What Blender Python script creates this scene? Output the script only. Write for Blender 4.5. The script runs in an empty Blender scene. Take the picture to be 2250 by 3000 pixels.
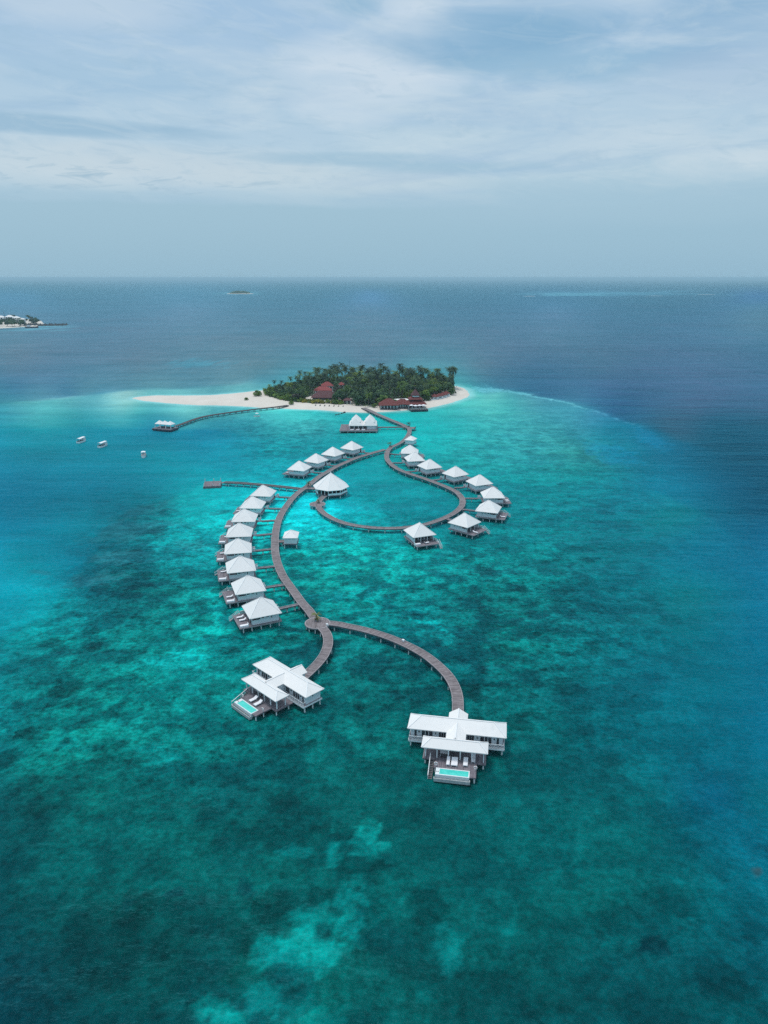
import bpy, bmesh, math, random
import numpy as np
from mathutils import Vector, Matrix, Euler

random.seed(7)
SC = bpy.context.scene
COL = SC.collection
R = math.radians
PI = math.pi

# ------------------------------------------------------------------ helpers
class MB:
    """collects boxes, bars, tubes and faces; build() links them as one mesh object"""
    def __init__(s, m=1):
        s.v = []; s.f = []; s.uv = []; s.m = m
    def vert(s, x, y, z):
        s.v.append((x, y * s.m, z)); return len(s.v) - 1
    def face(s, idx, uv=None):
        idx = list(idx)
        if uv is None:
            uv = [(s.v[i][0], s.v[i][1] * s.m) for i in idx]
        if s.m < 0:
            idx = idx[::-1]; uv = uv[::-1]
        s.f.append(idx); s.uv.append(uv)
    def poly(s, pts, uv=None):
        s.face([s.vert(*p) for p in pts], uv)
    def hexa(s, b, t):
        """b, t: four bottom and four top points, counter-clockwise from above"""
        i = [s.vert(*p) for p in b] + [s.vert(*p) for p in t]
        for q in ((3, 2, 1, 0), (4, 5, 6, 7), (0, 1, 5, 4), (1, 2, 6, 5), (2, 3, 7, 6), (3, 0, 4, 7)):
            s.face([i[k] for k in q])
    def box(s, x0, x1, y0, y1, z0, z1):
        s.hexa([(x0, y0, z0), (x1, y0, z0), (x1, y1, z0), (x0, y1, z0)],
               [(x0, y0, z1), (x1, y0, z1), (x1, y1, z1), (x0, y1, z1)])
    def bar(s, p, q, w, h=None):
        h = h or w
        p = Vector(p); q = Vector(q); d = (q - p).normalized()
        a = d.cross(Vector((0, 0, 1)))
        if a.length < 1e-3: a = Vector((1, 0, 0))
        a.normalize(); b = a.cross(d)
        a *= w / 2; b *= h / 2
        c = [(-1, -1), (1, -1), (1, 1), (-1, 1)]
        i = [s.vert(*(p + a * u + b * v)) for u, v in c] + [s.vert(*(q + a * u + b * v)) for u, v in c]
        for k in ((0, 1, 2, 3), (7, 6, 5, 4), (4, 5, 1, 0), (5, 6, 2, 1), (6, 7, 3, 2), (7, 4, 0, 3)):
            s.face([i[n] for n in k])
    def tube(s, pts, rad, n=8, cap=True):
        rings = []
        for k, p in enumerate(pts):
            p = Vector(p)
            d = (Vector(pts[min(k + 1, len(pts) - 1)]) - Vector(pts[max(k - 1, 0)])).normalized()
            a = d.cross(Vector((0.02, 1, 0.01))); a.normalize(); b = d.cross(a)
            r = rad[k] if isinstance(rad, (list, tuple)) else rad
            rings.append([s.vert(*(p + a * (r * math.cos(2 * PI * j / n)) + b * (r * math.sin(2 * PI * j / n)))) for j in range(n)])
        for A, B in zip(rings, rings[1:]):
            for j in range(n):
                s.face([A[j], A[(j + 1) % n], B[(j + 1) % n], B[j]])
        if cap:
            s.face(rings[0][::-1]); s.face(rings[-1])
    def hip(s, x0, x1, y0, y1, ze, zr, ra, rb, th=.17):
        """hip roof over a rectangle, ridge from ra to rb (x, y), flat soffit"""
        a, b, c, d = (x0, y0), (x1, y0), (x1, y1), (x0, y1)
        P = lambda q, z: (q[0], q[1], z)
        along_x = abs(ra[0] - rb[0]) >= abs(ra[1] - rb[1])
        e = [s.vert(*P(q, ze)) for q in (a, b, c, d)]
        u = [s.vert(*P(q, ze - th)) for q in (a, b, c, d)]
        r0 = s.vert(*P(ra, zr)); r1 = s.vert(*P(rb, zr))
        if along_x:
            fs = ([e[0], e[1], r1, r0], [e[1], e[2], r1], [e[2], e[3], r0, r1], [e[3], e[0], r0])
        else:
            fs = ([e[0], e[1], r0], [e[1], e[2], r1, r0], [e[2], e[3], r1], [e[3], e[0], r0, r1])
        for q in fs: s.face(q)
        for k in range(4): s.face([u[k], u[(k + 1) % 4], e[(k + 1) % 4], e[k]])
        s.face(u[::-1])
        return
    def gable_y(s, xh, y0, y1, ze, zr, th=.15):
        """gable roof with its ridge along y"""
        for sgn in (-1, 1):
            t = [(sgn * xh, y0, ze), (sgn * xh, y1, ze), (0, y1, zr), (0, y0, zr)]
            b = [(x, y, z - th) for x, y, z in t]
            if sgn < 0: t = t[::-1]; b = b[::-1]
            s.hexa(b, t)
        for y in (y0 + .12, y1 - .12):
            s.poly([(-xh + .1, y, ze - .05), (xh - .1, y, ze - .05), (0, y, zr - .08)])
    def build(s, name, mat, parent=None, smooth=False, loc=None):
        me = bpy.data.meshes.new(name)
        me.from_pydata(s.v, [], s.f)
        ul = me.uv_layers.new(name='UVMap')
        flat = [c for uv in s.uv for p in uv for c in p]
        ul.data.foreach_set('uv', flat)
        me.materials.append(mat)
        if smooth:
            me.polygons.foreach_set('use_smooth', [True] * len(me.polygons))
        me.update()
        o = bpy.data.objects.new(name, me)
        COL.objects.link(o)
        if parent: o.parent = parent
        if loc: o.location = loc
        return o

def obj(name, me, parent=None):
    o = bpy.data.objects.new(name, me); COL.objects.link(o); o.parent = parent; return o

def tag(o, label, cat, group=None, kind=None):
    if label: o['label'] = label
    if cat: o['category'] = cat
    if group: o['group'] = group
    if kind: o['kind'] = kind
    return o

def thing(name, label, cat, loc=(0, 0, 0), rz=0, group=None):
    o = bpy.data.objects.new(name, None)
    o.empty_display_size = .5
    COL.objects.link(o)
    o.location = loc; o.rotation_euler = (0, 0, rz)
    return tag(o, label, cat, group)

def copy_tree(o, parent=None):
    c = o.copy(); COL.objects.link(c)
    if parent: c.parent = parent
    for ch in list(o.children): copy_tree(ch, c)
    return c

def local(cx, cy, rz, x, y):
    return (cx + x * math.cos(rz) - y * math.sin(rz), cy + x * math.sin(rz) + y * math.cos(rz))

# ------------------------------------------------------------------ materials
def newmat(name):
    m = bpy.data.materials.new(name); m.use_nodes = True
    nt = m.node_tree
    return m, nt, nt.nodes['Principled BSDF']

def L(nt, a, b): nt.links.new(a, b)

def noise(nt, scale, detail=4, rough=.55, vec=None, dim='3D'):
    n = nt.nodes.new('ShaderNodeTexNoise'); n.noise_dimensions = dim
    n.inputs['Scale'].default_value = scale; n.inputs['Detail'].default_value = detail
    n.inputs['Roughness'].default_value = rough
    if vec is not None: L(nt, vec, n.inputs['Vector'])
    return n

def ramp(nt, fac, stops):
    r = nt.nodes.new('ShaderNodeValToRGB')
    el = r.color_ramp.elements
    while len(el) < len(stops): el.new(.5)
    for e, (p, c) in zip(el, stops):
        e.position = p; e.color = (c[0], c[1], c[2], 1) if len(c) == 3 else c
    L(nt, fac, r.inputs['Fac'])
    return r

def mth(nt, op, a, b=None, clamp=False):
    n = nt.nodes.new('ShaderNodeMath'); n.operation = op; n.use_clamp = clamp
    for k, v in enumerate((a, b)):
        if v is None: continue
        if isinstance(v, (int, float)): n.inputs[k].default_value = v
        else: L(nt, v, n.inputs[k])
    return n.outputs[0]

def mixc(nt, fac, a, b, mode='MIX'):
    n = nt.nodes.new('ShaderNodeMix'); n.data_type = 'RGBA'; n.blend_type = mode
    for k, v in ((0, fac), (6, a), (7, b)):
        if isinstance(v, (int, float)): n.inputs[k].default_value = v
        elif isinstance(v, tuple): n.inputs[k].default_value = (*v, 1) if len(v) == 3 else v
        else: L(nt, v, n.inputs[k])
    return n.outputs[2]

def mapping(nt, vec, scale=(1, 1, 1), loc=(0, 0, 0), rot=(0, 0, 0)):
    m = nt.nodes.new('ShaderNodeMapping')
    m.inputs['Scale'].default_value = scale; m.inputs['Location'].default_value = loc; m.inputs['Rotation'].default_value = rot
    L(nt, vec, m.inputs['Vector']); return m.outputs[0]

def bump(nt, h, strength, dist, normal=None):
    b = nt.nodes.new('ShaderNodeBump')
    b.inputs['Strength'].default_value = strength if isinstance(strength, (int, float)) else 1
    if not isinstance(strength, (int, float)): L(nt, strength, b.inputs['Strength'])
    b.inputs['Distance'].default_value = dist
    L(nt, h, b.inputs['Height'])
    if normal is not None: L(nt, normal, b.inputs['Normal'])
    return b.outputs[0]

def simple(name, lo, hi, scale=1.2, rough=.6, spec=.3, detail=5, coord='Object', stretch=(1, 1, 1), bmp=0):
    m, nt, p = newmat(name)
    tc = nt.nodes.new('ShaderNodeTexCoord')
    v = mapping(nt, tc.outputs[coord], stretch)
    oi = nt.nodes.new('ShaderNodeObjectInfo')
    sh = nt.nodes.new('ShaderNodeVectorMath'); sh.operation = 'ADD'
    sc = nt.nodes.new('ShaderNodeVectorMath'); sc.operation = 'SCALE'
    L(nt, oi.outputs['Location'], sc.inputs[0]); sc.inputs[3].default_value = .37
    L(nt, v, sh.inputs[0]); L(nt, sc.outputs[0], sh.inputs[1])
    n = noise(nt, scale, detail, .6, sh.outputs[0])
    r = ramp(nt, n.outputs['Fac'], [(.3, lo), (.72, hi)])
    L(nt, r.outputs[0], p.inputs['Base Color'])
    p.inputs['Roughness'].default_value = rough
    p.inputs['Specular IOR Level'].default_value = spec
    if bmp: L(nt, bump(nt, n.outputs['Fac'], bmp, .05), p.inputs['Normal'])
    return m

def mat_roof(name, lo, hi, course=.32, dirt=(.55, .58, .56)):
    """shingles: thin course lines up the slope, odd patches, a few weather stains"""
    m, nt, p = newmat(name)
    tc = nt.nodes.new('ShaderNodeTexCoord')
    sep = nt.nodes.new('ShaderNodeSeparateXYZ'); L(nt, tc.outputs['Object'], sep.inputs[0])
    oi = nt.nodes.new('ShaderNodeObjectInfo')
    ad = nt.nodes.new('ShaderNodeVectorMath'); ad.operation = 'ADD'
    L(nt, tc.outputs['Object'], ad.inputs[0]); L(nt, oi.outputs['Location'], ad.inputs[1])
    n1 = noise(nt, .55, 5, .6, ad.outputs[0])
    n2 = noise(nt, 6, 3, .6, mapping(nt, ad.outputs[0], (1, 1, .25)))
    base = mixc(nt, n1.outputs['Fac'], lo, hi)
    fr = mth(nt, 'FRACT', mth(nt, 'DIVIDE', sep.outputs[2], course * .62))
    line = mth(nt, 'LESS_THAN', fr, .13)
    base = mixc(nt, mth(nt, 'MULTIPLY', line, .14), base, tuple(c * .55 for c in lo))
    base = mixc(nt, mth(nt, 'MULTIPLY', n2.outputs['Fac'], .22), base, tuple(c * .72 for c in lo))
    n3 = noise(nt, .33, 6, .7, ad.outputs[0])
    st = mth(nt, 'MULTIPLY', mth(nt, 'SUBTRACT', n3.outputs['Fac'], .6, True), 2.2, True)
    base = mixc(nt, st, base, tuple(a * b for a, b in zip(dirt, lo)))
    base = mixc(nt, mth(nt, 'MULTIPLY', oi.outputs['Random'], .16), base, tuple(c * .72 for c in lo))
    L(nt, base, p.inputs['Base Color'])
    p.inputs['Roughness'].default_value = .75; p.inputs['Specular IOR Level'].default_value = .25
    L(nt, bump(nt, fr, .25, .02), p.inputs['Normal'])
    return m

def mat_plank(name, lo, hi, w=.16, edge=None):
    """boards across the walking direction; UV.x runs along the walk in metres"""
    m, nt, p = newmat(name)
    uv = nt.nodes.new('ShaderNodeUVMap'); uv.uv_map = 'UVMap'
    sep = nt.nodes.new('ShaderNodeSeparateXYZ'); L(nt, uv.outputs[0], sep.inputs[0])
    d = mth(nt, 'DIVIDE', sep.outputs[0], w)
    wn = nt.nodes.new('ShaderNodeTexWhiteNoise'); wn.noise_dimensions = '1D'
    L(nt, mth(nt, 'FLOOR', d), wn.inputs['W'])
    big = noise(nt, .35, 4, .65, uv.outputs[0])
    mid = noise(nt, 1.9, 3, .6, mapping(nt, uv.outputs[0], (1, .35, 1)))
    f = mth(nt, 'ADD', mth(nt, 'MULTIPLY', wn.outputs['Value'], .38), mth(nt, 'MULTIPLY', big.outputs['Fac'], .5))
    f = mth(nt, 'ADD', f, mth(nt, 'MULTIPLY', mth(nt, 'SUBTRACT', mid.outputs['Fac'], .5), .9))
    r = ramp(nt, f, [(.18, lo), (.85, hi)])
    gap = mth(nt, 'LESS_THAN', mth(nt, 'FRACT', d), .09)
    L(nt, mixc(nt, mth(nt, 'MULTIPLY', gap, .7), r.outputs[0], (.02, .018, .02)), p.inputs['Base Color'])
    p.inputs['Roughness'].default_value = .8; p.inputs['Specular IOR Level'].default_value = .2
    return m

def mat_boards(name, lo, hi, w=.2):
    """painted horizontal weatherboards"""
    m, nt, p = newmat(name)
    tc = nt.nodes.new('ShaderNodeTexCoord')
    sep = nt.nodes.new('ShaderNodeSeparateXYZ'); L(nt, tc.outputs['Object'], sep.inputs[0])
    fr = mth(nt, 'FRACT', mth(nt, 'DIVIDE', sep.outputs[2], w))
    n = noise(nt, 1.7, 5, .65, mapping(nt, tc.outputs['Object'], (1, 1, .4)))
    c = mixc(nt, n.outputs['Fac'], lo, hi)
    c = mixc(nt, mth(nt, 'MULTIPLY', mth(nt, 'LESS_THAN', fr, .1), .35), c, tuple(x * .5 for x in lo))
    L(nt, c, p.inputs['Base Color'])
    p.inputs['Roughness'].default_value = .6; p.inputs['Specular IOR Level'].default_value = .3
    L(nt, bump(nt, fr, .35, .02), p.inputs['Normal'])
    return m

def mat_leaf(name, lo, mid, hi, scale=.9):
    m, nt, p = newmat(name)
    tc = nt.nodes.new('ShaderNodeTexCoord'); oi = nt.nodes.new('ShaderNodeObjectInfo')
    n = noise(nt, scale, 4, .65, tc.outputs['Object'])
    f = mth(nt, 'ADD', n.outputs['Fac'], mth(nt, 'MULTIPLY', mth(nt, 'SUBTRACT', oi.outputs['Random'], .5), .5))
    r = ramp(nt, f, [(.25, lo), (.5, mid), (.8, hi)])
    L(nt, r.outputs[0], p.inputs['Base Color'])
    p.inputs['Roughness'].default_value = .6; p.inputs['Specular IOR Level'].default_value = .25
    return m

M = {}
M['roof'] = mat_roof('white_shingle', (.74, .735, .73), (.83, .825, .815))
M['red_roof'] = mat_roof('red_roof_tiles', (.12, .032, .030), (.20, .048, .045), .4, (.55, .6, .6))
M['pink_roof'] = mat_roof('faded_red_sheeting', (.22, .048, .048), (.31, .072, .070), .9)
M['brown_roof'] = mat_roof('dark_brown_thatch', (.085, .035, .04), (.14, .055, .06), .4)
M['cap'] = simple('white_ridge_metal', (.66, .69, .71), (.76, .78, .79), 1.2, .5)
M['wall'] = mat_boards('white_weatherboard', (.56, .62, .66), (.72, .77, .80))
M['paint'] = simple('white_paint', (.62, .67, .70), (.80, .83, .85), 1.1, .5)
M['post'] = simple('pale_concrete_pile', (.50, .56, .56), (.74, .78, .78), 1.3, .8)
M['beam'] = simple('weathered_beam', (.10, .095, .10), (.20, .18, .19), 1.1, .85)
M['kerb'] = simple('grey_kerb_timber', (.20, .185, .20), (.38, .35, .37), .8, .85)
M['plank'] = mat_plank('boardwalk_planks', (.125, .108, .114), (.30, .265, .278))
M['deckwood'] = mat_plank('terrace_planks', (.12, .105, .125), (.27, .245, .27))
M['darkwood'] = mat_plank('old_dark_planks', (.05, .045, .05), (.15, .135, .14))
M['glass'] = simple('dark_window_glass', (.010, .014, .022), (.05, .06, .075), .8, .12, .5)
M['teal_glass'] = simple('pale_green_balustrade_glass', (.28, .55, .52), (.42, .68, .64), 1, .15, .5)
M['cushion'] = simple('white_canvas', (.70, .70, .74), (.82, .82, .85), 3, .9)
M['pool_tile'] = simple('pale_pool_tile', (.58, .64, .66), (.74, .79, .80), 4, .4)
M['pool_in'] = simple('turquoise_pool_water', (.035, .50, .44), (.10, .66, .58), 1.4, .08, .5)
M['stone'] = simple('grey_rendered_trough', (.30, .33, .34), (.46, .49, .50), 2, .7)
M['hull'] = simple('white_hull_paint', (.70, .73, .75), (.82, .84, .85), .8, .35, .5)
M['navy'] = simple('dark_antifoul', (.02, .03, .05), (.05, .06, .08), 1, .5)
M['varnish'] = simple('boat_deck_wood', (.20, .14, .10), (.32, .24, .18), 2, .6)
M['leaf_palm'] = mat_leaf('palm_fronds', (.010, .036, .022), (.024, .066, .031), (.060, .115, .040), .5)
M['leaf_bright'] = mat_leaf('fresh_palm_fronds', (.05, .085, .008), (.10, .14, .014), (.19, .20, .03), .7)
M['leaf_dark'] = mat_leaf('dark_tree_leaves', (.010, .038, .019), (.026, .076, .028), (.056, .118, .034), .35)
M['leaf_mid'] = mat_leaf('green_tree_leaves', (.024, .066, .012), (.062, .135, .020), (.14, .20, .028), .35)
M['leaf_shrub'] = mat_leaf('beach_shrub_leaves', (.035, .090, .010), (.085, .165, .016), (.17, .24, .028), .5)
M['leaf_gold'] = mat_leaf('yellow_hedge_leaves', (.11, .12, .01), (.20, .19, .015), (.32, .27, .03), .6)
M['leaf_brown'] = mat_leaf('dry_tree_leaves', (.035, .036, .028), (.060, .055, .042), (.095, .085, .06), .4)
M['bark'] = simple('grey_bark', (.08, .065, .05), (.20, .17, .14), 3, .9, .1, 4, 'Object', (1, 1, .3))
M['soil'] = simple('planter_soil', (.03, .022, .015), (.07, .055, .04), 5, .95)
M['rope'] = simple('orange_rope', (.5, .2, .05), (.6, .25, .08), 3, .8)
M['rock'] = simple('dark_rubble', (.03, .035, .04), (.10, .105, .11), .9, .9, .2, 6)
M['brown_wall'] = mat_boards('brown_timber_wall', (.05, .032, .028), (.09, .058, .05))
M['dgrey'] = simple('dark_grey_metal', (.03, .035, .04), (.07, .075, .08), 1, .5)

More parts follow.
